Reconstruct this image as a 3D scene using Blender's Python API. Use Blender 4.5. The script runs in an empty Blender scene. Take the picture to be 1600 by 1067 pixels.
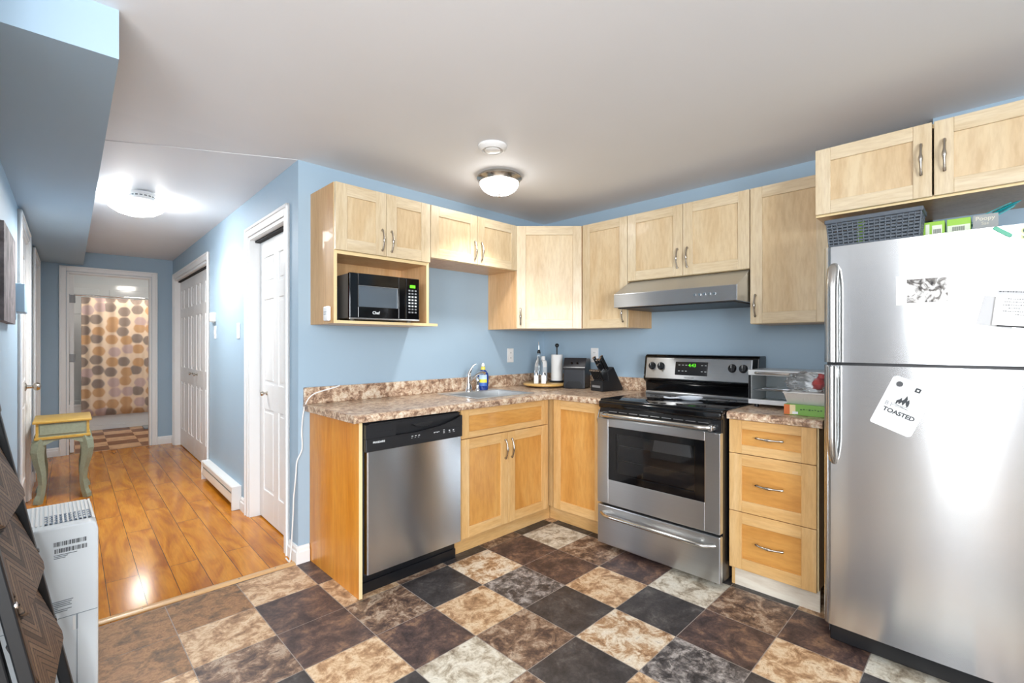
import bpy, bmesh, math, random
from mathutils import Vector, Matrix
S = bpy.context.scene
COL = S.collection
rnd = random.Random(7)
PI = math.pi
R = math.radians

# ------------------------------------------------------------------ camera, light, exposure
cam_data = bpy.data.cameras.new('camera')
cam_data.sensor_width = 36.0
cam_data.lens = 739.15 / 1600 * 36.0
cam_data.shift_y = 0.0021
cam_data.clip_start = 0.02
camera = bpy.data.objects.new('camera', cam_data)
COL.objects.link(camera)
camera.location = (-3.1618, -2.8025, 1.2654)
camera.rotation_euler = (R(90), 0, R(-44.6306))
S.camera = camera

world = bpy.data.worlds.new('world'); S.world = world
world.use_nodes = True
wn = world.node_tree.nodes
wn['Background'].inputs['Color'].default_value = (0.75, 0.87, 1.0, 1)
wn['Background'].inputs['Strength'].default_value = 1.0

S.view_settings.view_transform = 'Standard'
S.view_settings.look = 'None'
S.view_settings.gamma = 1.0
S.view_settings.use_curve_mapping = False
S.view_settings.exposure = 0.58

def area_light(name, loc, rot, sx, sy, power, color):
    d = bpy.data.lights.new(name, 'AREA'); d.shape = 'RECTANGLE'
    d.size = sx; d.size_y = sy; d.energy = power; d.color = color
    o = bpy.data.objects.new(name, d); COL.objects.link(o)
    o.location = loc; o.rotation_euler = rot
    return o
# daylight entering through the two living room windows
area_light('daylight_side_window', (-6.36, -2.60, 1.15), (0, R(-96), 0), 1.85, 0.62, 8, (0.93, 0.97, 1.0))
area_light('daylight_rear_window', (-4.5, -5.66, 1.40), (R(97), 0, 0), 2.2, 1.5, 175, (0.90, 0.95, 1.0))
fill = bpy.data.lights.new('added_fill_light', 'POINT'); fill.energy = 95; fill.color = (0.95, 0.97, 1.0); fill.shadow_soft_size = 0.45  # added fill behind the camera, stands for no fixture in the room
fill_o = bpy.data.objects.new('added_fill_light', fill); COL.objects.link(fill_o); fill_o.location = (-4.3, -2.66, 1.75)
KITCHEN_LAMP = 10.0
HALL_LAMP = 26.0
KITCHEN_DOWN, HALL_DOWN = 20.0, 54.0          # watts thrown downward through the two glass bowls
BATH_LAMP = 42.0

# ------------------------------------------------------------------ colour + material helpers
def lin(h):
    h = h.lstrip('#')
    v = [int(h[i:i+2], 16) / 255 for i in (0, 2, 4)]
    return tuple((c / 12.92 if c <= 0.04045 else ((c + 0.055) / 1.055) ** 2.4) for c in v) + (1.0,)

class N:
    """thin wrapper round a node tree"""
    def __init__(s, name):
        s.m = bpy.data.materials.new(name); s.m.use_nodes = True
        s.t = s.m.node_tree; s.b = s.t.nodes['Principled BSDF']
    def n(s, kind, **kw):
        nd = s.t.nodes.new(kind)
        for k, v in kw.items():
            if hasattr(nd, k): setattr(nd, k, v)
            else: nd.inputs[k].default_value = v
        return nd
    def l(s, a, b): s.t.links.new(a, b)
    def coords(s, scale=(1, 1, 1), rot=(0, 0, 0), kind='Object', vary=False):
        tc = s.n('ShaderNodeTexCoord'); mp = s.n('ShaderNodeMapping')
        mp.inputs['Scale'].default_value = scale; mp.inputs['Rotation'].default_value = rot
        s.l(tc.outputs[kind], mp.inputs['Vector'])
        if vary:
            oi = s.n('ShaderNodeObjectInfo'); ml = s.n('ShaderNodeVectorMath', operation='SCALE')
            cb = s.n('ShaderNodeCombineXYZ')
            for k in range(3): s.l(oi.outputs['Random'], cb.inputs[k])
            s.l(cb.outputs[0], ml.inputs[0]); ml.inputs['Scale'].default_value = 37.0
            s.l(ml.outputs[0], mp.inputs['Location'])
        return mp.outputs[0]
    def noise(s, vec, scale, detail=4, rough=0.55, dist=0.0):
        nd = s.n('ShaderNodeTexNoise'); s.l(vec, nd.inputs['Vector'])
        nd.inputs['Scale'].default_value = scale; nd.inputs['Detail'].default_value = detail
        nd.inputs['Roughness'].default_value = rough; nd.inputs['Distortion'].default_value = dist
        return nd.outputs['Fac']
    def ramp(s, fac, stops, interp='LINEAR'):
        nd = s.n('ShaderNodeValToRGB'); nd.color_ramp.interpolation = interp
        e = nd.color_ramp.elements
        while len(e) < len(stops): e.new(0.5)
        for k, (p, c) in enumerate(stops):
            e[k].position = p; e[k].color = lin(c) if isinstance(c, str) else c
        s.l(fac, nd.inputs['Fac']); return nd.outputs['Color']
    def mix(s, fac, a, b, mode='MIX'):
        nd = s.n('ShaderNodeMix', data_type='RGBA', blend_type=mode)
        if isinstance(fac, (int, float)): nd.inputs[0].default_value = fac
        else: s.l(fac, nd.inputs[0])
        for k, v in ((6, a), (7, b)):
            if isinstance(v, str): nd.inputs[k].default_value = lin(v)
            elif isinstance(v, tuple): nd.inputs[k].default_value = v
            else: s.l(v, nd.inputs[k])
        return nd.outputs[2]
    def bump(s, height, strength=0.2, dist=0.002):
        nd = s.n('ShaderNodeBump'); nd.inputs['Strength'].default_value = strength
        nd.inputs['Distance'].default_value = dist
        s.l(height, nd.inputs['Height']); s.l(nd.outputs['Normal'], s.b.inputs['Normal'])
    def set(s, **kw):
        for k, v in kw.items():
            k = k.replace('_', ' ')
            if hasattr(v, 'is_output'): s.l(v, s.b.inputs[k])
            else: s.b.inputs[k].default_value = v
        return s

def plain(name, hexc, rough=0.5, metal=0.0, vary=0.0, **kw):
    a = N(name); c = lin(hexc)
    a.set(Base_Color=c, Roughness=rough, Metallic=metal, **kw)
    if vary:
        v = a.coords(vary and (1, 1, 1)); f = a.noise(v, 60, 2)
        lo = tuple(x * (1 - vary) for x in c[:3]) + (1,)
        a.set(Base_Color=a.ramp(f, [(0.3, lo), (0.7, c)]))
    return a.m

def maple(name, tones, scale, rot=(0, 0, 0), rough=0.34):
    a = N(name)
    v = a.coords(scale, rot, vary=True)
    f1 = a.noise(v, 1.6, 5, 0.55, 1.2)
    col = a.ramp(f1, [(0.28, tones[0]), (0.5, tones[1]), (0.72, tones[2])])
    v2 = a.coords(tuple(x * 5 for x in scale), rot, vary=True)
    f2 = a.noise(v2, 3.0, 3, 0.6)
    col = a.mix(0.18, col, a.ramp(f2, [(0.35, '#a87a45'), (0.6, '#ffffff')]), 'MULTIPLY')
    a.set(Base_Color=col, Roughness=rough)
    a.b.inputs['Coat Weight'].default_value = 0.12
    return a.m

UP = ['#cbb692', '#d5c3a2', '#dccdb0']
PAN = ['#c9ad84', '#d4bd97', '#dac7a4']
LOW = ['#d2a365', '#dcb276', '#e2be88']  # base cabinet maple: warm bounce off the floor painted into frame and panel tones
LOWP = ['#c58a42', '#d39a50', '#d9a65f']
GV = (7, 7, 0.9)
GH = (0.9, 7, 7)
M = {}
M['up_v'] = maple('maple_pale_vertical', UP, GV); M['up_h'] = maple('maple_pale_horizontal', UP, GH)
M['up_p'] = maple('maple_panel_pale', PAN, (4, 4, 0.8))
M['low_v'] = maple('maple_warm_vertical', LOW, GV); M['low_h'] = maple('maple_warm_horizontal', LOW, GH)
M['low_p'] = maple('maple_panel_warm', LOWP, (4, 4, 0.8)); M['low_ph'] = maple('maple_panel_warm_level', LOWP, (0.8, 4, 4))
M['side'] = maple('maple_laminate_side', ['#cf7f1e', '#db8e2a', '#e29c3c'], (6, 6, 0.55), rough=0.3)
M['side_up'] = maple('maple_laminate_light_side', ['#c0935c', '#cda26c', '#d6ae7a'], (6, 6, 0.55), rough=0.48)
M['carc'] = maple('maple_carcass', ['#cfa06a', '#dab07e', '#e0ba8c'], (5, 5, 0.6))
M['edge'] = plain('maple_edge_band', '#ead2a0', 0.4)
M['bare'] = maple('bare_particle_board', ['#d6cbb8', '#e2d8c6', '#eae2d2'], (0.8, 4, 4), rough=0.6)

def wallmat(name, c):
    a = N(name); v = a.coords(); f = a.noise(v, 190, 3)
    base = lin(c)
    f2 = a.noise(v, 1.3, 2)
    lo = tuple(x * 0.96 for x in base[:3]) + (1,)
    a.set(Base_Color=a.ramp(f2, [(0.3, lo), (0.7, base)]), Roughness=0.55); a.bump(f, 0.10, 0.0012)
    return a.m
M['blue'] = wallmat('wall_paint_blue', '#a3bbcd')
M['grey'] = wallmat('wall_paint_warm_grey', '#8d8e90')
M['ceil'] = wallmat('ceiling_paint_white', '#ebedf0')
M['trim'] = plain('trim_paint_white', '#f0f0ef', 0.32)
M['door'] = plain('door_paint_white', '#eeeeed', 0.36)
M['white'] = plain('white_plastic', '#eeeeec', 0.35)
M['dark'] = plain('dark_gap', '#17171a', 0.7)
M['black'] = plain('black_plastic', '#141518', 0.32)
M['blackg'] = plain('black_gloss', '#08080a', 0.08)
M['blackm'] = plain('black_satin', '#1c1d20', 0.42)
M['chrome'] = plain('chrome', '#e4e6e8', 0.08, 1.0)
M['nickel'] = plain('brushed_nickel', '#b9b2a8', 0.24, 1.0)

ANI = 0.25
def steel(name, c='#cfd3d7', rough=0.24, axis='z', wave=0.0):
    a = N(name)
    sc = {'z': (260, 260, 1.5), 'x': (1.5, 260, 260), 'y': (260, 1.5, 260)}[axis]
    v = a.coords(sc, vary=False); f = a.noise(v, 1.0, 3, 0.6)
    base = lin(c); lo = tuple(x * 0.95 for x in base[:3]) + (1,)
    a.set(Base_Color=a.ramp(f, [(0.3, lo), (0.7, base)]), Metallic=1.0, Roughness=rough)
    a.b.inputs['Anisotropic'].default_value = 0.9; a.b.inputs['Anisotropic Rotation'].default_value = ANI
    tg = a.n('ShaderNodeTangent', direction_type='UV_MAP'); tg.uv_map = 'UVMap'; a.l(tg.outputs[0], a.b.inputs['Tangent'])
    if wave:
        v2 = a.coords((1, 1, 0.35)); f2 = a.noise(v2, 5.5, 2, 0.4)
        a.bump(f2, wave, 0.02)
    return a.m
M['steel'] = steel('brushed_steel', axis='z')
M['steelx'] = steel('brushed_steel_level', axis='x', rough=0.3)
M['steelf'] = steel('brushed_steel_dented', '#cdcfd0', 0.21, 'x', wave=0.035)
M['steelh'] = steel('brushed_steel_handle', '#cfcecb', 0.2, 'z')
M['sink'] = plain('sink_steel', '#d4d6d7', 0.34, 0.75)

def granite():
    a = N('laminate_granite')
    v = a.coords()
    f1 = a.noise(v, 26, 6, 0.7, 0.6); f2 = a.noise(v, 70, 5, 0.7); f3 = a.noise(v, 7, 3, 0.5)
    c = a.ramp(f1, [(0.32, '#6b564a'), (0.44, '#a48c78'), (0.53, '#cfbeab'), (0.62, '#e2d8ca'), (0.75, '#b8a390')])
    c = a.mix(0.55, c, a.ramp(f2, [(0.34, '#4a3830'), (0.46, '#b5a090'), (0.60, '#efe6db')]), 'OVERLAY')
    c = a.mix(0.3, c, a.ramp(f3, [(0.32, '#a88f7c'), (0.6, '#f6efe6')]), 'MULTIPLY')
    a.set(Base_Color=c, Roughness=0.28)
    return a.m
M['granite'] = granite()

def tile(name, stops, scale=9.0, warp=1.2):
    a = N(name); scale *= 1.45
    v = a.coords()
    f1 = a.noise(v, scale, 9, 0.72, warp * 0.35); f2 = a.noise(v, 70, 6, 0.75, 0.2)
    c = a.ramp(f1, stops)
    c = a.mix(0.42, c, a.ramp(f2, [(0.34, '#2a2320'), (0.62, '#d8d0c8')]), 'SOFT_LIGHT')
    a.set(Base_Color=c, Roughness=0.46); a.bump(f2, 0.12, 0.0015)
    return a.m
TILE = [
    tile('tile_tan', [(0.34, '#7d6046'), (0.46, '#b3906d'), (0.53, '#d3b795'), (0.60, '#e0cdb0'), (0.68, '#b08a66')]),
    tile('tile_cream', [(0.34, '#857867'), (0.45, '#b4ab99'), (0.53, '#d3cdbe'), (0.61, '#dbd8cc'), (0.69, '#a89c88')]),
    tile('tile_charcoal', [(0.34, '#2a2829'), (0.48, '#3d3a3b'), (0.58, '#4f4c4c'), (0.70, '#716e6b')], 7),
    tile('tile_umber', [(0.34, '#33292a'), (0.46, '#4d3e3c'), (0.55, '#68524a'), (0.64, '#8d705a'), (0.72, '#57453f')], 7),
    tile('tile_mixed_brown', [(0.34, '#352b2b'), (0.44, '#5f4b41'), (0.52, '#8a705c'), (0.60, '#b8a692'), (0.69, '#6b5448')], 9),
    tile('tile_mixed_grey', [(0.35, '#2f2d2e'), (0.46, '#534f4f'), (0.54, '#86817e'), (0.62, '#b3aeaa'), (0.70, '#5c5757')], 11),
    tile('tile_rust', [(0.34, '#53402f'), (0.46, '#84623f'), (0.56, '#a77d53'), (0.68, '#6f5238')], 9),
    tile('tile_light_mix', [(0.34, '#7b5d45'), (0.45, '#b3906c'), (0.53, '#d8c8b0'), (0.61, '#e5dccb'), (0.69, '#9a8776')], 9),
]
M['grout'] = plain('tile_joint_line', '#9a928a', 0.6)

def laminate():
    a = N('laminate_planks')
    tc = a.coords((1, 1, 1), (0, 0, R(90)))
    br = a.n('ShaderNodeTexBrick'); a.l(tc, br.inputs['Vector'])
    br.offset = 0.37; br.inputs['Scale'].default_value = 1.0
    br.inputs['Brick Width'].default_value = 1.22; br.inputs['Row Height'].default_value = 0.137
    br.inputs['Mortar Size'].default_value = 0.0014; br.inputs['Mortar Smooth'].default_value = 0.1
    br.inputs['Color1'].default_value = (0, 0, 0, 1); br.inputs['Color2'].default_value = (1, 1, 1, 1)
    br.inputs['Mortar'].default_value = (0.5, 0.5, 0.5, 1)
    sc = a.n('ShaderNodeVectorMath', operation='SCALE'); a.l(br.outputs['Color'], sc.inputs[0]); sc.inputs['Scale'].default_value = 9.0
    st = a.coords((6.0, 1.25, 1))
    ad = a.n('ShaderNodeVectorMath', operation='ADD'); a.l(st, ad.inputs[0]); a.l(sc.outputs[0], ad.inputs[1])
    f = a.noise(ad.outputs[0], 1.15, 4, 0.5, 1.9)
    c = a.ramp(f, [(0.28, '#a86013'), (0.40, '#bd7318'), (0.52, '#cf841f'), (0.64, '#dc942b'), (0.78, '#c47a1b')])
    f2 = a.noise(a.coords((60, 3, 1)), 2.0, 3)
    c = a.mix(0.16, c, a.ramp(f2, [(0.35, '#7a4614'), (0.6, '#ffffff')]), 'MULTIPLY')
    tone = a.ramp(br.outputs['Color'], [(0.0, '#e6dccb'), (1.0, '#ffffff')])
    c = a.mix(0.5, c, tone, 'MULTIPLY')
    c = a.mix(br.outputs['Fac'], c, '#4a2a0c')
    a.set(Base_Color=c, Roughness=0.15); a.b.inputs['Specular IOR Level'].default_value = 0.34
    iv = a.n('ShaderNodeMath', operation='SUBTRACT'); iv.inputs[0].default_value = 1.0; a.l(br.outputs['Fac'], iv.inputs[1])
    a.bump(iv.outputs[0], 0.25, 0.001)
    return a.m
M['laminate'] = laminate()

def glass(name, c='#ffffff', rough=0.02, alpha=None):
    a = N(name); a.set(Base_Color=lin(c), Roughness=rough, IOR=1.45)
    a.b.inputs['Transmission Weight'].default_value = 1.0
    return a.m
M['glass'] = glass('clear_glass')
M['smoke'] = glass('oven_window_glass', '#9a9a9c', 0.03)

def emit(name, c, s):
    a = N(name); a.set(Base_Color=lin(c), Emission_Color=lin(c), Emission_Strength=s, Roughness=0.4)
    return a.m
M['lamp_k'] = emit('lit_frosted_glass_kitchen', '#fbf8f4', KITCHEN_LAMP)
M['lamp_h'] = emit('lit_frosted_glass_hall', '#fbf8f4', HALL_LAMP)
M['lamp_b'] = emit('lit_frosted_glass_bath', '#fdf6ec', BATH_LAMP)
M['green_led'] = emit('green_display', '#58d81e', 0.9)

# ------------------------------------------------------------------ mesh helpers
class MB:
    """collects shapes; build() links them as ONE mesh object"""
    def __init__(s, xf=None): s.bm = bmesh.new(); s.mi = 0; s.xf = xf
    def _add(s, t, smooth=False):
        for f in t.faces: f.material_index = s.mi; f.smooth = smooth
        if s.xf is not None: t.transform(s.xf)
        me = bpy.data.meshes.new('tmp'); t.to_mesh(me); t.free()
        s.bm.from_mesh(me); bpy.data.meshes.remove(me); return s
    def box(s, a, b, bev=0.0, seg=2, xf=None, mi=None):
        if mi is not None: s.mi = mi
        t = bmesh.new(); bmesh.ops.create_cube(t, size=1.0)
        c = [(a[i] + b[i]) / 2 for i in range(3)]; d = [abs(b[i] - a[i]) for i in range(3)]
        for v in t.verts: v.co = Vector((c[0] + v.co.x * d[0], c[1] + v.co.y * d[1], c[2] + v.co.z * d[2]))
        if bev > 0: bmesh.ops.bevel(t, geom=t.edges[:], offset=min(bev, min(d) * 0.45), segments=seg, affect='EDGES', profile=0.5)
        if xf is not None: t.transform(xf)
        return s._add(t, bev > 0 and seg > 2)
    def prism(s, poly, axis, lo, hi, bev=0.0, seg=2, smooth=False, xf=None):
        t = bmesh.new(); o = {'x': (1, 2, 0), 'y': (0, 2, 1), 'z': (0, 1, 2)}[axis]
        def P(p, h):
            r = [0, 0, 0]; r[o[0]] = p[0]; r[o[1]] = p[1]; r[o[2]] = h; return r
        A = [t.verts.new(P(p, lo)) for p in poly]; B = [t.verts.new(P(p, hi)) for p in poly]
        n = len(poly); t.faces.new(A); t.faces.new(B[::-1])
        for i in range(n): t.faces.new((A[i], B[i], B[(i + 1) % n], A[(i + 1) % n]))
        bmesh.ops.recalc_face_normals(t, faces=t.faces[:])
        if bev: bmesh.ops.bevel(t, geom=t.edges[:], offset=bev, segments=seg, affect='EDGES', profile=0.5)
        if xf is not None: t.transform(xf)
        return s._add(t, smooth)
    def cyl(s, p0, p1, r0, r1=None, seg=24, smooth=True, cap=True):
        r1 = r0 if r1 is None else r1
        return s.tube([p0, p1], [r0, r1], seg, cap, smooth)
    def tube(s, pts, rad, seg=10, cap=True, smooth=True, flat=None):
        pts = [Vector(p) for p in pts]; n = len(pts)
        if not isinstance(rad, (list, tuple)): rad = [rad] * n
        t = bmesh.new(); rings = []
        prev = None
        for i, p in enumerate(pts):
            d = (pts[min(i + 1, n - 1)] - pts[max(i - 1, 0)]).normalized()
            if prev is None:
                up = Vector((0, 0, 1)) if abs(d.z) < 0.9 else Vector((1, 0, 0))
                u = d.cross(up).normalized()
            else: u = (prev - d * prev.dot(d)).normalized()
            prev = u; w = d.cross(u)
            fl = flat if flat else 1.0
            rings.append([t.verts.new(p + (u * math.cos(2 * PI * k / seg) + w * fl * math.sin(2 * PI * k / seg)) * rad[i]) for k in range(seg)])
        for i in range(n - 1):
            for k in range(seg):
                t.faces.new((rings[i][k], rings[i][(k + 1) % seg], rings[i + 1][(k + 1) % seg], rings[i + 1][k]))
        if cap: t.faces.new(rings[0][::-1]); t.faces.new(rings[-1])
        bmesh.ops.recalc_face_normals(t, faces=t.faces[:])
        s._add(t, smooth); return s
    def lathe(s, prof, c=(0, 0, 0), seg=32, xf=None, smooth=True, closed=True):
        t = bmesh.new(); rings = []
        for (r, z) in prof:
            if r < 1e-6: rings.append([t.verts.new((c[0], c[1], c[2] + z))])
            else: rings.append([t.verts.new((c[0] + r * math.cos(2 * PI * k / seg), c[1] + r * math.sin(2 * PI * k / seg), c[2] + z)) for k in range(seg)])
        for A, B in zip(rings, rings[1:]):
            for k in range(seg):
                if len(A) == 1 and len(B) == 1: continue
                if len(A) == 1: t.faces.new((A[0], B[k], B[(k + 1) % seg]))
                elif len(B) == 1: t.faces.new((A[k], A[(k + 1) % seg], B[0]))
                else: t.faces.new((A[k], A[(k + 1) % seg], B[(k + 1) % seg], B[k]))
        bmesh.ops.recalc_face_normals(t, faces=t.faces[:])
        if xf is not None: t.transform(xf)
        return s._add(t, smooth)
    def poly(s, pts, mi=None):
        if mi is not None: s.mi = mi
        t = bmesh.new(); t.faces.new([t.verts.new(p) for p in pts]); return s._add(t)
    def build(s, name, mats, parent=None, loc=None, rz=None):
        me = bpy.data.meshes.new(name); s.bm.to_mesh(me); s.bm.free()
        if any(p.use_smooth for p in me.polygons): me.set_sharp_from_angle(angle=R(38))
        if not isinstance(mats, (list, tuple)): mats = [mats]
        for m in mats: me.materials.append(M[m] if isinstance(m, str) else m)
        if any('steel' in m.name for m in me.materials):          # brushing direction
            uv = me.uv_layers.new(name='UVMap')
            for l in me.loops:
                q = me.vertices[l.vertex_index].co; uv.data[l.index].uv = (q.x + 0.3 * q.y, q.z + 0.3 * q.y)
        o = bpy.data.objects.new(name, me); COL.objects.link(o)
        if parent is not None: o.parent = parent
        if loc is not None: o.location = loc
        if rz is not None: o.rotation_euler = (0, 0, rz)
        return o

def tag(o, label, cat, group=None):
    o['label'] = label; o['category'] = cat
    if group: o['group'] = group
    return o
def thing(name, label, cat, loc=(0, 0, 0), rz=0.0, group=None):
    o = bpy.data.objects.new(name, None); COL.objects.link(o)
    o.location = loc; o.rotation_euler = (0, 0, rz); o.empty_display_size = 0.05
    return tag(o, label, cat, group)
def struct(o): o['kind'] = 'structure'; return o

def text(body, size, mat, parent, loc, rot, name='lettering', align='CENTER', depth=0.0006, sx=1.0, bold=0.0):
    cu = bpy.data.curves.new('t', 'FONT'); cu.body = body; cu.size = size; cu.align_x = align; cu.align_y = 'CENTER'
    cu.extrude = depth; cu.offset = bold
    o = bpy.data.objects.new('t', cu); COL.objects.link(o); bpy.context.view_layer.update()
    me = bpy.data.meshes.new_from_object(o.evaluated_get(bpy.context.evaluated_depsgraph_get()))
    bpy.data.objects.remove(o); bpy.data.curves.remove(cu)
    me.materials.clear(); me.materials.append(M[mat] if isinstance(mat, str) else mat)
    q = bpy.data.objects.new(name, me); COL.objects.link(q); q.parent = parent
    q.location = loc; q.rotation_euler = rot; q.scale = (sx, 1, 1)
    return q
# ------------------------------------------------------------------ dimensions
H = 2.324                                   # ceiling
HX, HA = -2.125, R(1.55)                    # hall frame: origin at the outside corner, turned 1.55 degrees
HP = (HX, 0, 0)
HM = Matrix.Translation(Vector(HP)) @ Matrix.Rotation(-HA, 4, 'Z')
def HW(s, t, z=0.0): return HM @ Vector((s, t, z))     # hall (across, along, up) -> world
def hall(o): o.location = HP; o.rotation_euler = (0, 0, -HA); return o
TE = 4.53                                   # hall end wall
LW = -1.21                                  # hall left wall
CT = 0.915                                  # counter top
BZ = 2.168                                  # beam underside

# ------------------------------------------------------------------ floors
G, GX, GY = 0.3055, -0.0018, -0.0133
TM = {(-11,-1):6,(-10,-2):6,(-10,-1):6,(-11,0):6,(-10,0):6,(-9,0):6,(-10,-3):0,(-9,-1):6,(-8,-1):0,(-7,-1):3,(-9,-2):0,(-8,-2):3,(-7,-2):0,(-9,-3):4,(-8,-3):3,
      (-7,-3):4,(-9,-4):2,(-8,-4):0,(-7,-4):3,(-6,-3):2,(-6,-2):4,(-5,-2):2,(-4,-2):4,(-3,-2):2,(-5,-3):7,(-4,-3):3,(-3,-3):1,(-2,-3):2,(-2,-4):2,
      (-6,-4):0,(-5,-4):5,(-4,-4):3,(-3,-4):4,(-8,-5):2,(-7,-5):1,(-6,-5):4,(-5,-5):2,(-4,-5):0,(-3,-5):3,(-7,-6):4,(-6,-6):2,(-5,-6):7,(-4,-6):2,
      (-3,-6):1,(-6,-7):0,(-5,-7):5,(-4,-7):3,(-3,-7):4,(-2,-7):2,(-5,-8):2,(-4,-8):0,(-3,-8):3,(-2,-8):0,(-4,-9):2,(-3,-9):1,(-2,-6):2,(-2,-5):2,(-8,-6):0}
mb = MB()
X0, X1, Y0, Y1 = -6.4, 0.0, -5.7, 0.0
mb.box((X0, Y0, -0.05), (X1, Y1, 0.0), mi=8)
mb.mi = 0
for i in range(-22, 1):
    for j in range(-20, 1):
        a, b = GX + i * G + 0.0016, GX + (i + 1) * G - 0.0016
        c, d = GY + j * G + 0.0016, GY + (j + 1) * G - 0.0016
        a, b, c, d = max(a, X0), min(b, X1), max(c, Y0), min(d, Y1)
        if b - a < 0.004 or d - c < 0.004: continue
        k = TM.get((i, j))
        if k is None: k = [3, 0, 2, 4, 1, 5, 3, 7][(i * 3 + j * 5 + (i * j) % 3) % 8]
        mb.poly([(a, c, 0.0006), (b, c, 0.0006), (b, d, 0.0006), (a, d, 0.0006)], mi=k)
struct(mb.build('floor', TILE + [M['grout']]))
D1 = (0.207, 1.0, 2.035); D2 = (2.42, 4.34, 2.06)
hall_floor = struct(hall(MB().box((LW - 0.1, 0.03, -0.05), (0.0, TE, 0.003)).box((0.0, D1[0], -0.05), (0.1, D1[1], 0.003)).box((0.0, D2[0], -0.05), (0.1, D2[1], 0.003)).build('floor_hall', 'laminate')))
M['thresh'] = maple('threshold_maple', ['#c79a63', '#d6ad78', '#dfba88'], GH)
th = MB(); th.prism([(-0.012, 0.0), (0.036, 0.0), (0.036, 0.006), (0.02, 0.011), (0.0, 0.009), (-0.012, 0.003)], 'x', LW, -0.0)
th.mi = 1
for s_ in (-1.05, -0.87, -0.71, -0.50, -0.30, -0.12): th.cyl((s_, 0.01, 0.009), (s_, 0.01, 0.0115), 0.004, seg=10)
struct(hall(th.build('trim_1', ['thresh', 'nickel'])))

# ------------------------------------------------------------------ walls and ceilings
struct(MB().box((HX, 0, 0), (0.0, 0.1, H)).build('wall_back', 'blue'))
wr = MB(); wr.box((0, -5.7, 0), (0.1, 0.1, H)); wr.box((-0.19, -5.7, 0), (0, -2.61, H))
struct(wr.build('wall_right', 'blue'))
D1 = (0.207, 1.0, 2.035); D2 = (2.42, 4.34, 2.06)
w = MB()
for a, b in ((0.004, D1[0]), (D1[1], D2[0]), (D2[1], TE)): w.box((0, a, 0), (0.1, b, H))
w.box((0, D1[0], D1[2]), (0.1, D1[1], H)); w.box((0, D2[0], D2[2]), (0.1, D2[1], H))
struct(hall(w.build('wall_hall_right', 'blue')))
D4 = (1.70, 2.59, 2.08); D5 = (3.36, 4.25, 2.08)
w = MB()
for a, b in ((-1.25, D4[0]), (D4[1], D5[0]), (D5[1], TE)): w.box((LW - 0.1, a, 0), (LW, b, H))
for d in (D4, D5): w.box((LW - 0.1, d[0], d[2]), (LW, d[1], H))
struct(hall(w.build('wall_hall_left', 'blue')))
D3 = (-0.986, -0.219, 2.085)
w = MB(); w.box((LW, TE, 0), (D3[0], TE + 0.1, H)); w.box((D3[1], TE, 0), (0.1, TE + 0.1, H)); w.box((D3[0], TE, D3[2]), (D3[1], TE + 0.1, H))
struct(hall(w.build('wall_hall_end', 'blue')))
struct(hall(MB().box((LW, -0.88, BZ), (-0.846, TE, H)).build('trim_2', 'blue')))      # boxed-in duct along the hall
struct(MB().box((X0, -5.8, H), (0.1, 0.0, H + 0.1)).build('ceiling', 'ceil'))
hc = MB(); hc.prism([(-0.84, 0.42), (-0.001, 0.004), (0.0, TE), (-0.84, TE)], 'z', H - 0.0012, H + 0.05)
hc.box((LW - 0.1, -0.04, H + 0.0005), (0.2, TE + 0.1, H + 0.06))
struct(hall(hc.build('ceiling_hall', 'ceil')))
# living room shell behind the camera, with its two windows
lw = MB(); lwx = HM @ Vector((LW, -1.25, 0))
lw.box((X0, lwx.y, 0), (lwx.x - 0.09, lwx.y + 0.1, H))
struct(lw.build('wall_living_left', 'grey'))
def wall_with_window(name, axis, pos, a0, a1, w0, w1, z0, z1, out, n):
    m = MB(); f = MB(); g = MB()
    def bx(q, p, r, lo, hi):
        if axis == 'x': q.box((min(pos, pos + out), p, lo), (max(pos, pos + out), r, hi))
        else: q.box((p, min(pos, pos + out), lo), (r, max(pos, pos + out), hi))
    bx(m, a0, w0, 0, H); bx(m, w1, a1, 0, H); bx(m, w0, w1, 0, z0); bx(m, w0, w1, z1, H)
    struct(m.build(name, 'grey'))
    t = 0.06; k = 0.03 if out > 0 else -0.03
    def fr(p, r, lo, hi):
        if axis == 'x': f.box((pos - k * 0.4, p, lo), (pos + k * 2.6, r, hi))
        else: f.box((p, pos - k * 0.4, lo), (r, pos + k * 2.6, hi))
    fr(w0, w0 + t, z0, z1); fr(w1 - t, w1, z0, z1); fr(w0, w1, z0, z0 + t); fr(w0, w1, z1 - t, z1); fr((w0 + w1) / 2 - 0.02, (w0 + w1) / 2 + 0.02, z0, z1)
    wi = struct(f.build('window_%d' % n, 'trim'))
    if axis == 'x': g.box((pos + k * 1.6, w0 + t, z0 + t), (pos + k * 1.8, w1 - t, z1 - t))
    else: g.box((w0 + t, pos + k * 1.6, z0 + t), (w1 - t, pos + k * 1.8, z1 - t))
    g.build('pane', 'glass', wi)
wall_with_window('wall_living_side', 'x', X0, -5.8, lwx.y + 0.1, -3.0, -2.2, 0.12, 2.12, -0.1, 1)
wall_with_window('wall_living_rear', 'y', Y0, X0, 0.1, -5.65, -3.35, 0.65, 2.15, -0.1, 2)

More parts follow.
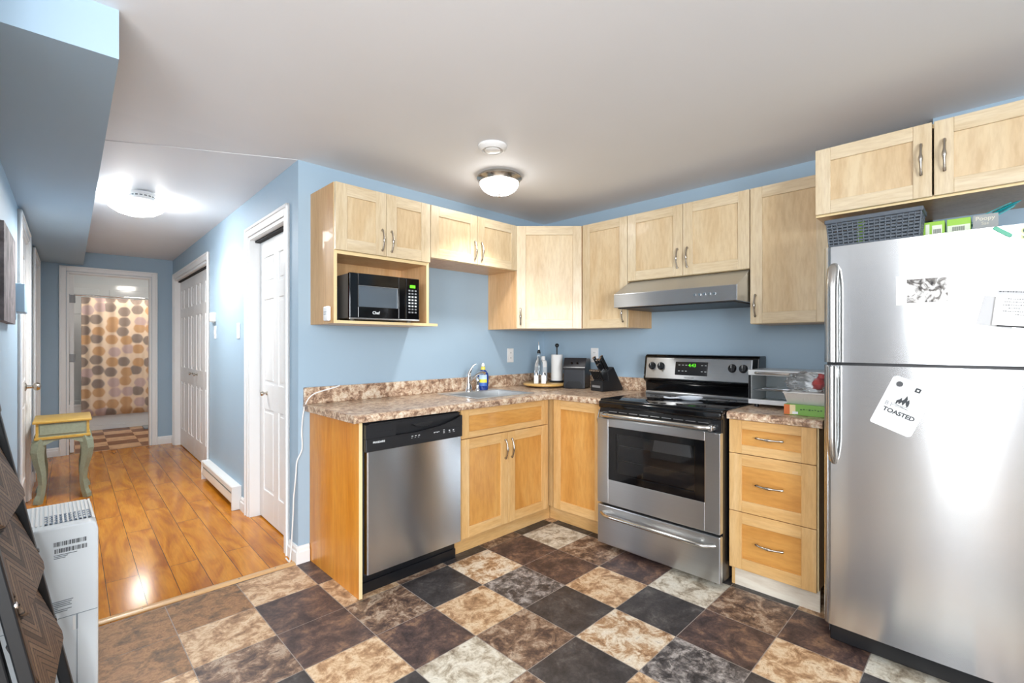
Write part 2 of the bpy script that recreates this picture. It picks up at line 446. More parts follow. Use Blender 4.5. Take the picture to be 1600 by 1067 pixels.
# ------------------------------------------------------------------ trim: casings and baseboards
def casing(a0, a1, top, axis, pos, dirn, wd=0.068, n=3, depth=0.1, thick=0.016):
    """door surround on plane axis=pos ('s' or 't'); dirn = side the casing stands out to"""
    m = MB()
    def put(p, r, lo, hi, d0, d1, bev=0.004):
        q0, q1 = sorted((pos + dirn * d0, pos + dirn * d1))
        if axis == 's': m.box((q0, p, lo), (q1, r, hi), bev)
        else: m.box((p, q0, lo), (r, q1, hi), bev)
    for (p, r, lo, hi) in ((a0 - wd, a0 - 0.004, 0, top + wd), (a1 + 0.004, a1 + wd, 0, top + wd), (a0 - 0.004, a1 + 0.004, top + 0.004, top + wd)):
        put(p, r, lo, hi, 0, thick)
    for (p, r, lo, hi) in ((a0 - wd, a0 - wd + 0.02, 0, top + wd), (a1 + wd - 0.02, a1 + wd, 0, top + wd), (a0 - wd, a1 + wd, top + wd - 0.02, top + wd)):
        put(p, r, lo, hi, 0, thick + 0.007)
    j = 0.02                                                        # jamb lining
    put(a0 - 0.001, a0 + j, 0, top, -depth, 0.008, 0.001); put(a1 - j, a1 + 0.001, 0, top, -depth, 0.008, 0.001); put(a0, a1, top - j, top + 0.001, -depth, 0.008, 0.001)
    return struct(hall(m.build('trim_%d' % n, 'trim')))
casing(D1[0], D1[1], D1[2], 's', 0, -1, n=3)
casing(D2[0], D2[1], D2[2], 's', 0, -1, n=4)
casing(D3[0], D3[1], D3[2], 't', TE, -1, 0.062, n=5)
casing(D4[0], D4[1], D4[2], 's', LW, 1, n=6)
casing(D5[0], D5[1], D5[2], 's', LW, 1, n=7)

BASE = [(0, 0), (0.016, 0), (0.016, 0.066), (0.011, 0.074), (0.011, 0.088), (0.006, 0.1), (0, 0.1)]
def board_s(m, pos, dirn, a, b): m.prism([(pos + dirn * p[0], p[1]) for p in BASE], 'y', a, b)
def board_t(m, pos, dirn, a, b): m.prism([(pos + dirn * p[0], p[1]) for p in BASE], 'x', a, b)
m = MB(); board_s(m, 0, -1, -0.016, D1[0] - 0.068); board_s(m, 0, -1, D1[1] + 0.068, 1.215); board_s(m, 0, -1, D2[1] + 0.068, TE)
struct(hall(m.build('baseboard_hall_right', 'trim')))
m = MB(); board_t(m, TE, -1, LW, D3[0] - 0.062); board_t(m, TE, -1, D3[1] + 0.062, 0.0)
struct(hall(m.build('baseboard_hall_end', 'trim')))
m = MB(); board_s(m, LW, 1, -1.2, D4[0] - 0.068); board_s(m, LW, 1, D4[1] + 0.068, D5[0] - 0.068)
struct(hall(m.build('baseboard_hall_left', 'trim')))
m = MB(); m.prism([(-p[0], p[1]) for p in BASE], 'x', HX - 0.012, -2.064)
struct(m.build('baseboard_back', 'trim'))

# ------------------------------------------------------------------ doors
def panel_slab(m, plane, pos, out, a0, a1, z0, z1, cols, rows, th=0.035):
    """moulded panel door slab; plane 's' or 't' (the axis the face looks along), out = +-1 face direction"""
    def put(p, r, lo, hi, d0, d1, bev=0.0):
        q0, q1 = sorted((pos + out * d0, pos + out * d1))
        if plane == 's': m.box((q0, p, lo), (q1, r, hi), bev)
        else: m.box((p, q0, lo), (r, q1, hi), bev)
    put(a0, a1, z0, z1, -th, -0.008)
    n = len(cols); prev = a0
    for c0, c1 in cols + [(a1, a1)]:
        put(prev, c0, z0, z1, -0.01, 0.0, 0.003); prev = c1
    for c0, c1 in cols:
        pz = z0
        for r0, r1 in rows + [(z1, z1)]:
            put(c0 - 0.002, c1 + 0.002, pz, r0, -0.01, 0.0, 0.003); pz = r1
        for r0, r1 in rows: put(c0 + 0.024, c1 - 0.024, r0 + 0.024, r1 - 0.024, -0.01, -0.002, 0.006)
def rows_of(z1): return [(0.22, 0.80), (0.98, 1.58), (1.69, z1 - 0.12)]
def knob(parent, c, dirv, r=0.016, name='knob', mat='nickel', size=1.0):
    d = Vector(dirv); c = Vector(c)
    q = Vector((0, 0, 1)).rotation_difference(d).to_matrix().to_4x4()
    m = MB(); k = size
    m.lathe([(0, 0), (0.013 * k, 0), (0.013 * k, 0.004 * k), (0.006 * k, 0.008 * k), (0.006 * k, 0.018 * k), (r * k * 0.8, 0.022 * k), (r * k, 0.03 * k), (r * k * 0.8, 0.037 * k), (0, 0.04 * k)], xf=Matrix.Translation(c) @ q, seg=18)
    return m.build(name, mat, parent)
# near closet door, two-leaf look as one slab
m = MB(); a0, a1 = D1[0] + 0.022, D1[1] - 0.022; wm = (a1 - a0)
panel_slab(m, 's', 0.06, -1, a0, a1, 0.012, D1[2] - 0.035, [(a0 + 0.1, a0 + wm / 2 - 0.05), (a0 + wm / 2 + 0.05, a1 - 0.1)], rows_of(2.0))
door1 = struct(hall(m.build('door_1', 'door')))
knob(door1, (0.06, 0.80, 0.915), (-1, 0, 0), size=1.1)
m = MB(); m.box((0.03, a0, D1[2] - 0.034), (0.1, a1, D1[2] - 0.021)); m.build('track', 'dark', door1)
# bifold pair further down
m = MB(); b0, b1 = D2[0] + 0.022, D2[1] - 0.022; q = (b1 - b0) / 4
door2 = None
for k in range(4):
    l0, l1 = b0 + q * k + 0.002, b0 + q * (k + 1) - 0.002
    mm = MB(); panel_slab(mm, 's', 0.05, -1, l0, l1, 0.012, D2[2] - 0.035, [(l0 + 0.07, l0 + q / 2 - 0.028), (l0 + q / 2 + 0.028, l1 - 0.07)], rows_of(2.03))
    if k == 0: door2 = struct(hall(mm.build('door_2', 'door')))
    else: mm.build('door_leaf', 'door', door2)
knob(door2, (0.05, 3.24, 0.93), (-1, 0, 0)); knob(door2, (0.05, 3.50, 0.93), (-1, 0, 0))
m = MB(); m.box((0.03, b0, D2[2] - 0.034), (0.1, b1, D2[2] - 0.021)); m.build('track', 'dark', door2)
m = MB(); m.box((0.1, 0.14, -0.05), (0.14, TE, H)); struct(hall(m.build('wall_closet', 'dark')))
# bathroom door, swung open into the bathroom
m = MB(); da0, da1 = TE + 0.075, TE + 0.80
panel_slab(m, 's', D3[0] + 0.062, 1, da0, da1, 0.012, D3[2] - 0.03, [(da0 + 0.1, da0 + 0.32), (da0 + 0.41, da1 - 0.1)], rows_of(2.04))
door3 = struct(hall(m.build('door_3', 'door')))
for z in (1.78, 1.10, 0.28):
    h = MB(); h.cyl((D3[0] + 0.068, TE + 0.068, z - 0.045), (D3[0] + 0.068, TE + 0.068, z + 0.045), 0.007, seg=10)
    h.box((D3[0] + 0.022, TE + 0.062, z - 0.045), (D3[0] + 0.062, TE + 0.067, z + 0.045)); h.build('hinge', plain('hinge_grey', '#9b9da0', 0.4), door3)
# two doors in the left wall
def left_door(n, d, knob_t):
    m = MB(); a0, a1 = d[0] + 0.022, d[1] - 0.022; wm = a1 - a0
    panel_slab(m, 's', LW - 0.004, 1, a0, a1, 0.012, d[2] - 0.03, [(a0 + 0.1, a0 + wm / 2 - 0.05), (a0 + wm / 2 + 0.05, a1 - 0.1)], rows_of(2.04))
    o = struct(hall(m.build('door_%d' % n, 'door')))
    if knob_t:
        k = MB(); xf = HMl = Matrix.Translation(Vector((LW - 0.004, knob_t, 0.93))) @ Matrix.Rotation(R(90), 4, 'Y')
        k.lathe([(0, 0), (0.033, 0), (0.033, 0.006), (0.014, 0.012), (0.012, 0.04), (0.02, 0.046), (0.03, 0.058), (0.031, 0.07), (0.024, 0.084), (0, 0.09)], xf=xf, seg=24)
        k.build('knob', 'nickel', o)
        s_ = MB(); s_.box((LW - 0.004, a0 + 0.004, 1.0), (LW + 0.0015, a0 + 0.03, 1.09)); s_.build('latch_plate', 'nickel', o)
    return o
left_door(4, D4, 2.42)
left_door(5, D5, None)

# ------------------------------------------------------------------ bathroom beyond the hall
BW0, BW1, BE = -1.35, 0.42, 7.05
M['bathwall'] = plain('bathroom_wall_white', '#e9ecec', 0.4)
M['surround'] = plain('shower_surround_white', '#f1f2f1', 0.12)
w = MB(); w.box((BW0 - 0.1, TE + 0.1, 0), (BW0, BE, H)); struct(hall(w.build('wall_bath_left', 'bathwall')))
w = MB(); w.box((BW1, TE + 0.1, 0), (BW1 + 0.1, BE, H)); struct(hall(w.build('wall_bath_right', 'bathwall')))
w = MB(); w.box((BW0 - 0.1, BE, 0), (BW1 + 0.1, BE + 0.1, H)); struct(hall(w.build('wall_bath_end', 'bathwall')))
w = MB(); w.box((BW0 - 0.1, TE + 0.1, H), (BW1 + 0.1, BE + 0.1, H + 0.1)); struct(hall(w.build('ceiling_bath', 'ceil')))
def parquet():
    a = N('bath_vinyl_tile'); v = a.coords((1, 1, 1))
    ck = a.n('ShaderNodeTexChecker'); a.l(v, ck.inputs['Vector']); ck.inputs['Scale'].default_value = 3.28
    v2 = a.coords((1, 1, 1)); f = a.noise(v2, 9, 5, 0.6, 1)
    c1 = a.ramp(f, [(0.3, '#6a4028'), (0.6, '#8a5a3a')]); c2 = a.ramp(f, [(0.3, '#b98a62'), (0.6, '#d6ad85')])
    a.set(Base_Color=a.mix(ck.outputs['Fac'], c1, c2), Roughness=0.4); return a.m
M['parquet'] = parquet()
struct(hall(MB().box((BW0, TE, -0.05), (BW1, BE, 0.002)).build('floor_bath', 'parquet')))
tb = MB(); T0 = 6.36
tb.box((BW0, T0, 0.002), (BW1, T0 + 0.06, 0.40), 0.012); tb.box((BW0, T0 - 0.012, 0.36), (BW1, T0 + 0.07, 0.40), 0.01); tb.box((BW0, T0 + 0.05, 0.05), (BW1, BE, 0.12))
tb.box((BW0, BE - 0.06, 0.1), (BW1, BE, 0.40), 0.012); tb.box((BW0, T0 - 0.008, 0.002), (BW1, T0 + 0.01, 0.07), 0.004)
tag(hall(tb.build('bathtub', 'surround')), 'white bathtub behind the flowered curtain in the far bathroom', 'bathtub')
su = MB(); su.box((BW0, BE - 0.02, 0.40), (BW1, BE - 0.001, 2.2)); su.box((BW0, T0, 0.40), (BW0 + 0.02, BE, 2.2)); su.box((BW1 - 0.02, T0, 0.40), (BW1, BE, 2.2))
su.box((-1.02, BE - 0.035, 1.72), (-0.62, BE - 0.02, 2.12), 0.012); su.box((-0.5, BE - 0.035, 1.4), (0.1, BE - 0.02, 2.12), 0.012)
tag(hall(su.build('shower_surround', 'surround')), 'glossy white shower surround panels above the bathtub', 'shower surround')
def dahlias():
    a = N('dahlia_print_fabric')
    tc = a.n('ShaderNodeTexCoord'); sp = a.n('ShaderNodeSeparateXYZ'); a.l(tc.outputs['UV'], sp.inputs[0])
    vo = a.n('ShaderNodeTexVoronoi', voronoi_dimensions='2D', feature='F1'); a.l(tc.outputs['UV'], vo.inputs['Vector'])
    SC = 6.6
    vo.inputs['Scale'].default_value = SC; vo.inputs['Randomness'].default_value = 0.45
    sx = a.n('ShaderNodeSeparateColor'); a.l(vo.outputs['Color'], sx.inputs[0])
    col = a.ramp(sx.outputs[0], [(0.0, '#1c0a38'), (0.44, '#b9771f'), (0.76, '#b595a0')], 'CONSTANT')
    df = a.n('ShaderNodeVectorMath', operation='SUBTRACT'); a.l(tc.outputs['UV'], df.inputs[0]); a.l(vo.outputs['Position'], df.inputs[1])
    dx = a.n('ShaderNodeSeparateXYZ'); a.l(df.outputs[0], dx.inputs[0])
    def mt(op, p, q=None, r=None):
        nd = a.n('ShaderNodeMath', operation=op)
        for k, v in enumerate((p, q, r)):
            if v is None: continue
            if isinstance(v, (int, float)): nd.inputs[k].default_value = v
            else: a.l(v, nd.inputs[k])
        return nd.outputs[0]
    rad = mt('SQRT', mt('ADD', mt('MULTIPLY', dx.outputs[0], dx.outputs[0]), mt('MULTIPLY', dx.outputs[1], dx.outputs[1])))
    ang = mt('ARCTAN2', dx.outputs[1], dx.outputs[0])
    rr_ = mt('MULTIPLY', rad, 80.0); ring = mt('FLOOR', rr_)
    dash = mt('GREATER_THAN', mt('SINE', mt('MULTIPLY_ADD', ang, 20.0, mt('MULTIPLY', ring, 1.9))), -0.62)
    gap = mt('GREATER_THAN', mt('FRACT', rr_), 0.14)
    inside = mt('LESS_THAN', mt('MULTIPLY_ADD', mt('SINE', mt('MULTIPLY', ang, 26.0)), 0.005, rad), 0.071)
    mk = mt('MULTIPLY', inside, mt('MULTIPLY', dash, gap))
    a.set(Base_Color=a.mix(mk, '#ecd3b8', col), Roughness=0.8)
    a.b.inputs['Subsurface Weight'].default_value = 0.0
    return a.m
M['dahlia'] = dahlias()
def wavy_sheet(name, mat, s0, s1, t, z0, z1, amp, waves, parent=None, nu=160, nv=14):
    bm = bmesh.new(); uv = bm.loops.layers.uv.new('UVMap'); rows = []
    for j in range(nv + 1):
        z = z0 + (z1 - z0) * j / nv; r = []
        for i in range(nu + 1):
            u = i / nu; s_ = s0 + (s1 - s0) * u
            k = amp * (0.75 + 0.25 * (1 - j / nv))
            r.append(bm.verts.new((s_, t + k * math.sin(waves * 2 * PI * u + 0.6 * math.sin(9 * u)) + 0.3 * k * math.sin(3.1 * waves * u * 2), z)))
        rows.append(r)
    for j in range(nv):
        for i in range(nu):
            f = bm.faces.new((rows[j][i], rows[j][i + 1], rows[j + 1][i + 1], rows[j + 1][i])); f.smooth = True
            for l, (a, b) in zip(f.loops, ((i, j), (i + 1, j), (i + 1, j + 1), (i, j + 1))):
                l[uv].uv = ((s1 - s0) * a / nu, (z1 - z0) * b / nv)
    me = bpy.data.meshes.new(name); bm.to_mesh(me); bm.free(); me.materials.append(M[mat])
    o = bpy.data.objects.new(name, me); COL.objects.link(o); o.parent = parent
    sm = o.modifiers.new('thick', 'SOLIDIFY'); sm.thickness = 0.002
    return o
cu = thing('shower_curtain', 'cream shower curtain with purple and gold flower bursts hanging in the bathroom', 'curtain')
hall(cu)
wavy_sheet('curtain_fabric', 'dahlia', -0.84, BW1 - 0.03, 6.27, 0.22, 1.93, 0.014, 9, cu)
for k in range(11):
    s_ = -0.83 + k * 0.118; rg = MB()
    rg.tube([(s_, 6.27 + 0.018 * math.cos(a), 1.944 + 0.022 * math.sin(a)) for a in [2 * PI * i / 12 for i in range(13)]], 0.0018, 6)
    rg.build('ring', 'chrome', cu)
rod = MB(); rod.cyl((BW0, 6.27, 1.955), (BW1, 6.27, 1.955), 0.011); rod.cyl((BW0, 6.27, 1.955), (BW0 + 0.012, 6.27, 1.955), 0.03)
tag(hall(rod.build('curtain_rod', 'chrome')), 'chrome shower rod carrying the flowered curtain', 'curtain rod')
bl = thing('bathroom_ceiling_light', 'lit ceiling dome inside the far bathroom', 'ceiling light'); bl.location = HW(-0.2, 5.72, H); bl.rotation_euler = (0, 0, -HA)
MB().lathe([(0, 0), (0.15, 0), (0.15, -0.025), (0.13, -0.03)]).build('base', 'trim', bl)
MB().lathe([(0.13, -0.028), (0.12, -0.06), (0.09, -0.085), (0.04, -0.098), (0, -0.1)]).build('dome_glass', 'lamp_b', bl)
sc = MB(); sc.box((-0.16, 5.95, 0.002), (0.12, 6.22, 0.03), 0.008); sc.mi = 1; sc.box((-0.06, 6.12, 0.03), (0.02, 6.17, 0.032))
tag(hall(sc.build('bathroom_scale', [plain('scale_grey', '#8f979b', 0.3), 'dark'])), 'flat grey bathroom scale on the floor in front of the tub', 'scale')
# ------------------------------------------------------------------ cabinet builders
# local frame of every cabinet: x to the viewer's right along the front, y into the cabinet, z up; the door faces lie at y = 0
def on_a(x0, yf): return (x0, yf, 0), 0.0           # cabinet on the back wall
def on_b(y0, xf): return (xf, y0, 0), R(-90)        # cabinet on the right wall
TH = 0.019
def handle(parent, x, z, vertical=True, L=0.124):
    """bow pull with a swollen middle and two feet"""
    m = MB(); pts = []; rad = []
    for i in range(17):
        u = i / 16; a = (u - 0.5) * L
        out = 0.006 + 0.020 * math.sin(PI * u) ** 0.8
        r = 0.0046 + 0.0036 * math.exp(-((u - 0.5) / 0.10) ** 2) + 0.0016 * (math.exp(-((u - 0.04) / 0.06) ** 2) + math.exp(-((u - 0.96) / 0.06) ** 2))
        pts.append((x, -TH - out, z + a) if vertical else (x + a, -TH - out, z)); rad.append(r)
    m.tube(pts, rad, 10)
    for e in (-0.46, 0.46):
        p = (x, z + e * L) if vertical else (x + e * L, z)
        m.cyl((p[0], -TH + 0.0, p[1]), (p[0], -TH - 0.009, p[1]), 0.0062, 0.005, 12)
    return m.build('handle', 'nickel', parent)
def shaker(parent, name, x0, x1, z0, z1, warm=False, hd=None, fr=0.062, frz=None, level=False):
    frz = frz or fr; g = 0.0016
    x0, x1, z0, z1 = x0 + g, x1 - g, z0 + g, z1 - g
    v, h = ('low_v', 'low_h') if warm else ('up_v', 'up_h')
    p = ('low_ph' if level else 'low_p') if warm else 'up_p'
    m = MB()
    m.mi = 0
    m.box((x0, -TH, z0), (x0 + fr, 0, z1), 0.0018); m.box((x1 - fr, -TH, z0), (x1, 0, z1), 0.0018)
    m.mi = 1
    m.box((x0 + fr, -TH + 0.0003, z0), (x1 - fr, 0, z0 + frz), 0.0018); m.box((x0 + fr, -TH + 0.0003, z1 - frz), (x1 - fr, 0, z1), 0.0018)
    d = m.build(name, [v, h], parent)
    MB().box((x0 + fr - 0.002, -0.010, z0 + frz - 0.002), (x1 - fr + 0.002, -0.003, z1 - frz + 0.002)).build('panel', p, d)
    if hd: handle(d, hd[1], hd[2], hd[0] == 'v')
    return d
def carcass(parent, w, d, z0, z1, mat='carc', x0=0.0):
    m = MB(); m.mi = 0
    m.box((x0, 0.0008, z0), (x0 + 0.016, d, z1)); m.box((w - 0.016, 0.0008, z0), (w, d, z1))
    m.box((x0 + 0.016, 0.0008, z0), (w - 0.016, d, z0 + 0.016)); m.box((x0 + 0.016, 0.0008, z1 - 0.016), (w - 0.016, d, z1)); m.box((x0 + 0.016, d - 0.01, z0 + 0.016), (w - 0.016, d, z1 - 0.016))
    m.mi = 1
    m.box((x0, 0.0, z0), (x0 + 0.016, 0.0009, z1)); m.box((w - 0.016, 0.0, z0), (w, 0.0009, z1)); m.box((x0 + 0.016, 0.0, z0), (w - 0.016, 0.0009, z0 + 0.016))
    m.box((x0 + 0.016, 0.0, z1 - 0.016), (w - 0.016, 0.0009, z1))
    return m.build('body', [mat, 'edge'], parent)
UF = 0.312            # upper cabinet depth
UT, UB = 2.14, 1.376

# ------------------------------------------------------------------ upper cabinets, back wall
loc, rz = on_a(-2.054, -UF)
c = thing('wall_cabinet', 'maple wall cabinet with an open microwave niche at the left end of the back wall', 'cabinet', loc, rz)
W1 = 0.614
m = MB(); m.mi = 2
m.box((0, 0.001, UB), (0.018, UF, UT)); m.mi = 0; m.box((W1 - 0.018, 0.001, 1.39), (W1, UF, UT)); m.box((0.018, 0.001, UT - 0.018), (W1 - 0.018, UF, UT)); m.box((0.018, 0.001, 1.755), (W1 - 0.018, UF, 1.773))
m.box((0.018, UF - 0.012, 1.393), (W1 - 0.018, UF, UT - 0.018))
m.mi = 1; m.box((0, 0, UB), (0.018, 0.0012, UT)); m.box((W1 - 0.018, 0, 1.393), (W1, 0.0012, UT)); m.box((0.018, 0, 1.755), (W1 - 0.018, 0.0012, 1.773))
m.build('body', ['carc', 'edge', 'side_up'], c)
m = MB(); m.mi = 0; m.box((0.018, -0.018, UB), (W1 + 0.052, UF, 1.392)); m.mi = 1; m.box((0.002, -0.0195, UB), (W1 + 0.052, -0.018, 1.392)); m.box((W1 + 0.052, -0.0195, UB), (W1 + 0.0535, UF, 1.392))
m.build('shelf', ['carc', 'edge'], c)
shaker(c, 'door', 0, W1 / 2, 1.772, UT, hd=('v', W1 / 2 - 0.03, 1.862), fr=0.066)
shaker(c, 'door', W1 / 2, W1, 1.772, UT, hd=('v', W1 / 2 + 0.03, 1.862), fr=0.066)
loc, rz = on_a(-1.438, -UF)
c = thing('wall_cabinet', 'short maple wall cabinet with two doors above the sink', 'cabinet', loc, rz)
W2 = 0.775
carcass(c, W2, UF, 1.806, UT)
shaker(c, 'door', 0, W2 / 2, 1.806, UT, hd=('v', W2 / 2 - 0.03, 1.90)); shaker(c, 'door', W2 / 2, W2, 1.806, UT, hd=('v', W2 / 2 + 0.03, 1.90))
# diagonal corner cabinet
CL = 0.662
c = thing('corner_wall_cabinet', 'maple corner wall cabinet with one wide diagonal door', 'cabinet', (0, 0, 0))
m = MB(); m.prism([(-CL, -0.002), (-CL, -UF), (-UF, -CL), (-0.002, -CL), (-0.002, -0.002)], 'z', UB, UT)
m.build('body', 'carc', c)
dl = math.hypot(CL - UF, CL - UF)
dg = bpy.data.objects.new('tmp', None); COL.objects.link(dg); dg.location = (-CL, -UF, 0); dg.rotation_euler = (0, 0, R(-45)); dg.parent = c
d = shaker(dg, 'door', 0.006, dl - 0.006, UB, UT, hd=('v', 0.034, 1.466), fr=0.066)
d.parent = c; d.location = (-CL, -UF, 0); d.rotation_euler = (0, 0, R(-45)); bpy.data.objects.remove(dg)

# ------------------------------------------------------------------ upper cabinets, right wall
loc, rz = on_b(-CL - 0.002, -UF)
W3 = 1.055 - CL - 0.002
c = thing('wall_cabinet', 'tall single-door maple wall cabinet between the corner cabinet and the range hood', 'cabinet', loc, rz)
carcass(c, W3, UF, UB, UT); shaker(c, 'door', 0.012, W3, UB, UT, hd=('v', W3 - 0.03, 1.476))
loc, rz = on_b(-1.056, -UF); W4 = 0.788
c = thing('wall_cabinet', 'two-door maple wall cabinet directly above the range hood', 'cabinet', loc, rz)
carcass(c, W4, UF, 1.69, UT)
shaker(c, 'door', 0, W4 / 2, 1.69, UT, hd=('v', W4 / 2 - 0.032, 1.80)); shaker(c, 'door', W4 / 2, W4, 1.69, UT, hd=('v', W4 / 2 + 0.032, 1.80))
loc, rz = on_b(-1.846, -UF); W5 = 0.386
c = thing('wall_cabinet', 'tall single-door maple wall cabinet between the range hood and the refrigerator', 'cabinet', loc, rz)
carcass(c, W5, UF, UB, UT); shaker(c, 'door', 0, W5, UB, UT, hd=('v', 0.03, 1.478))
loc, rz = on_b(-2.234, -0.628); W6 = 0.81
c = thing('wall_cabinet', 'deep two-door maple cabinet over the refrigerator', 'cabinet', loc, rz)
carcass(c, W6, 0.436, 1.845, 2.145); shaker(c, 'door', 0, W6 / 2 - 0.001, 1.852, 2.150, hd=('v', W6 / 2 - 0.035, 2.005), fr=0.058); shaker(c, 'door', W6 / 2 + 0.002, W6, 1.852, 2.150, hd=('v', W6 / 2 + 0.035, 2.005), fr=0.058)

# ------------------------------------------------------------------ base cabinets
BT, TK = 0.877, 0.112
c = thing('end_panel', 'honey maple end panel standing at the left of the dishwasher', 'panel', (-2.060, -0.612, 0))
m = MB(); m.mi = 0; m.box((0, 0.0015, 0.0008), (0.018, 0.608, BT)); m.mi = 1; m.box((0, 0, 0.0008), (0.018, 0.0015, BT)); m.build('board', ['side', 'edge'], c)
loc, rz = on_a(-1.428, -0.60); W7 = 0.80
c = thing('base_cabinet', 'maple sink base cabinet with a false drawer front over two doors', 'cabinet', loc, rz)
m = MB(); m.mi = 0
m.box((0, 0.001, TK), (0.016, 0.59, BT)); m.box((W7 - 0.016, 0.001, TK), (W7, 0.59, BT)); m.box((0.016, 0.001, TK), (W7 - 0.016, 0.59, TK + 0.016)); m.box((0.016, 0.58, TK), (W7 - 0.016, 0.59, 0.6)); m.box((0.016, 0.001, 0.68), (W7 - 0.016, 0.02, 0.72)); m.box((0.016, 0.001, 0.83), (W7 - 0.016, 0.02, BT))
m.build('body', 'carc', c)
MB().box((0, 0.055, 0.0008), (W7 + 0.079, 0.07, TK)).build('toe_kick', 'low_h', c)
shaker(c, 'drawer_front', 0.002, W7 - 0.024, 0.702, BT - 0.002, True, None, 0.06, 0.038, True)
wq = W7 - 0.024
shaker(c, 'door', 0.002, wq / 2, TK, 0.70, True, ('v', wq / 2 - 0.028, 0.592)); shaker(c, 'door', wq / 2, wq, TK, 0.70, True, ('v', wq / 2 + 0.028, 0.592))
loc, rz = on_b(-0.604, -0.602); W8 = 1.068 - 0.604
c = thing('base_cabinet', 'maple corner base cabinet with one tall door left of the stove', 'cabinet', loc, rz)
m = MB(); m.box((-0.03, 0.0, TK), (0.036, 0.02, BT)); m.box((0.036, 0.001, TK), (0.05, 0.58, BT)); m.box((W8 - 0.016, 0.001, TK), (W8, 0.59, BT)); m.box((0.05, 0.001, TK), (W8 - 0.016, 0.59, TK + 0.016)); m.box((0.05, 0.57, TK), (W8 - 0.016, 0.59, BT))
m.build('body', 'low_v', c)
MB().box((-0.058, 0.0555, 0.0008), (W8 - 0.002, 0.07, TK)).build('toe_kick', 'low_h', c)
shaker(c, 'door', 0.036, W8 - 0.012, TK, BT - 0.002, True, ('v', W8 - 0.03, 0.78))
loc, rz = on_b(-1.838, -0.602); W9 = 0.402
c = thing('base_cabinet', 'maple base cabinet with three drawers between the stove and the refrigerator', 'cabinet', loc, rz)
carcass(c, W9, 0.59, TK, BT)
MB().box((0.016, 0.03, 0.0008), (W9 - 0.002, 0.046, TK)).build('toe_kick', 'bare', c)
m = MB(); m.box((0, 0.03, 0.0008), (0.016, 0.58, TK)); m.build('side_foot', 'low_v', c)
for z0, z1, f in ((0.700, BT - 0.002, 0.046), (0.402, 0.700, 0.058), (TK - 0.006, 0.402, 0.058)):
    shaker(c, 'drawer', 0.002, W9 - 0.004, z0, z1, True, ('h', W9 / 2 - 0.004, (z0 + z1) / 2 + 0.004), 0.062, f, True)

# ------------------------------------------------------------------ countertops
c = thing('countertop', 'L-shaped pink and brown granite-look countertop with the sink set into it', 'countertop', (0, 0, 0))
SX0, SX1, SY0, SY1 = -1.225, -0.70, -0.535, -0.10            # sink cut-out (outer rim)
hx0, hx1, hy0, hy1 = SX0 + 0.02, SX1 - 0.02, SY0 + 0.02, SY1 - 0.02
m = MB(); z0 = CT - 0.038; XL = -2.098
E_ = [(-0.638, z0), (-0.6385, z0 + 0.006), (-0.641, z0 + 0.019), (-0.638, z0 + 0.031), (-0.628, CT - 0.002), (-0.615, CT), (hy0, CT), (hy0, z0)]
m.prism([(p[0], p[1]) for p in E_], 'x', XL, -0.62, smooth=False)
m.box((XL, hy0, z0), (hx0, -0.001, CT)); m.box((hx1, hy0, z0), (-0.001, -0.001, CT)); m.box((hx0, hy1, z0), (hx1, -0.001, CT))
E2 = [(-0.638, z0), (-0.6385, z0 + 0.006), (-0.641, z0 + 0.019), (-0.638, z0 + 0.031), (-0.628, CT - 0.002), (-0.615, CT), (-0.001, CT), (-0.001, z0)]
m.prism([(p[0], p[1]) for p in E2], 'y', -1.066, -0.50)
m.build('slab', 'granite', c)
m = MB(); m.box((XL, -0.022, CT), (-0.001, -0.001, CT + 0.096), 0.004); m.box((-0.022, -1.066, CT), (-0.001, -0.022, CT + 0.096), 0.004)
m.build('backsplash', 'granite', c)
c = thing('countertop', 'short granite-look countertop between the stove and the refrigerator', 'countertop', (0, 0, 0))
m = MB(); m.prism(E2, 'y', -2.262, -1.836); m.build('slab', 'granite', c)
m = MB(); m.box((-0.022, -2.262, CT), (-0.001, -1.836, CT + 0.096), 0.004); m.build('backsplash', 'granite', c)

# sink + faucet
c = thing('sink', 'stainless steel drop-in kitchen sink', 'sink', (0, 0, 0))
m = MB(); zr = CT + 0.0045
bx0, bx1, by0, by1 = SX0 + 0.028, SX1 - 0.028, SY0 + 0.028, SY1 - 0.085
m.box((SX0, SY0, CT + 0.0003), (SX1, by0, zr), 0.002); m.box((SX0, by1, CT + 0.0003), (SX1, SY1, zr), 0.002); m.box((SX0, by0, CT + 0.0003), (bx0, by1, zr), 0.0); m.box((bx1, by0, CT + 0.0003), (SX1, by1, zr), 0.0)
m.build('rim', 'sink', c)
m = MB(); zb = CT - 0.17
m.box((bx0 - 0.003, by0, zb), (bx0, by1, CT + 0.002)); m.box((bx1, by0, zb), (bx1 + 0.003, by1, CT + 0.002)); m.box((bx0, by0 - 0.003, zb), (bx1, by0, CT + 0.002)); m.box((bx0, by1, zb), (bx1, by1 + 0.003, CT + 0.002)); m.box((bx0, by0, zb - 0.003), (bx1, by1, zb))
m.build('basin', 'sink', c)
m = MB(); m.cyl(((bx0 + bx1) / 2, (by0 + by1) / 2, zb), ((bx0 + bx1) / 2, (by0 + by1) / 2, zb + 0.004), 0.04); m.build('drain', 'chrome', c)
FX, FY = -0.972, -0.136
c = thing('faucet', 'chrome single-lever faucet behind the sink', 'faucet', (FX, FY, zr + 0.0004))
m = MB(); m.lathe([(0.03, 0), (0.03, 0.004), (0.024, 0.012), (0.021, 0.03), (0.019, 0.085), (0.022, 0.10), (0.020, 0.118), (0.012, 0.126), (0, 0.127)]); m.build('body', 'chrome', c)
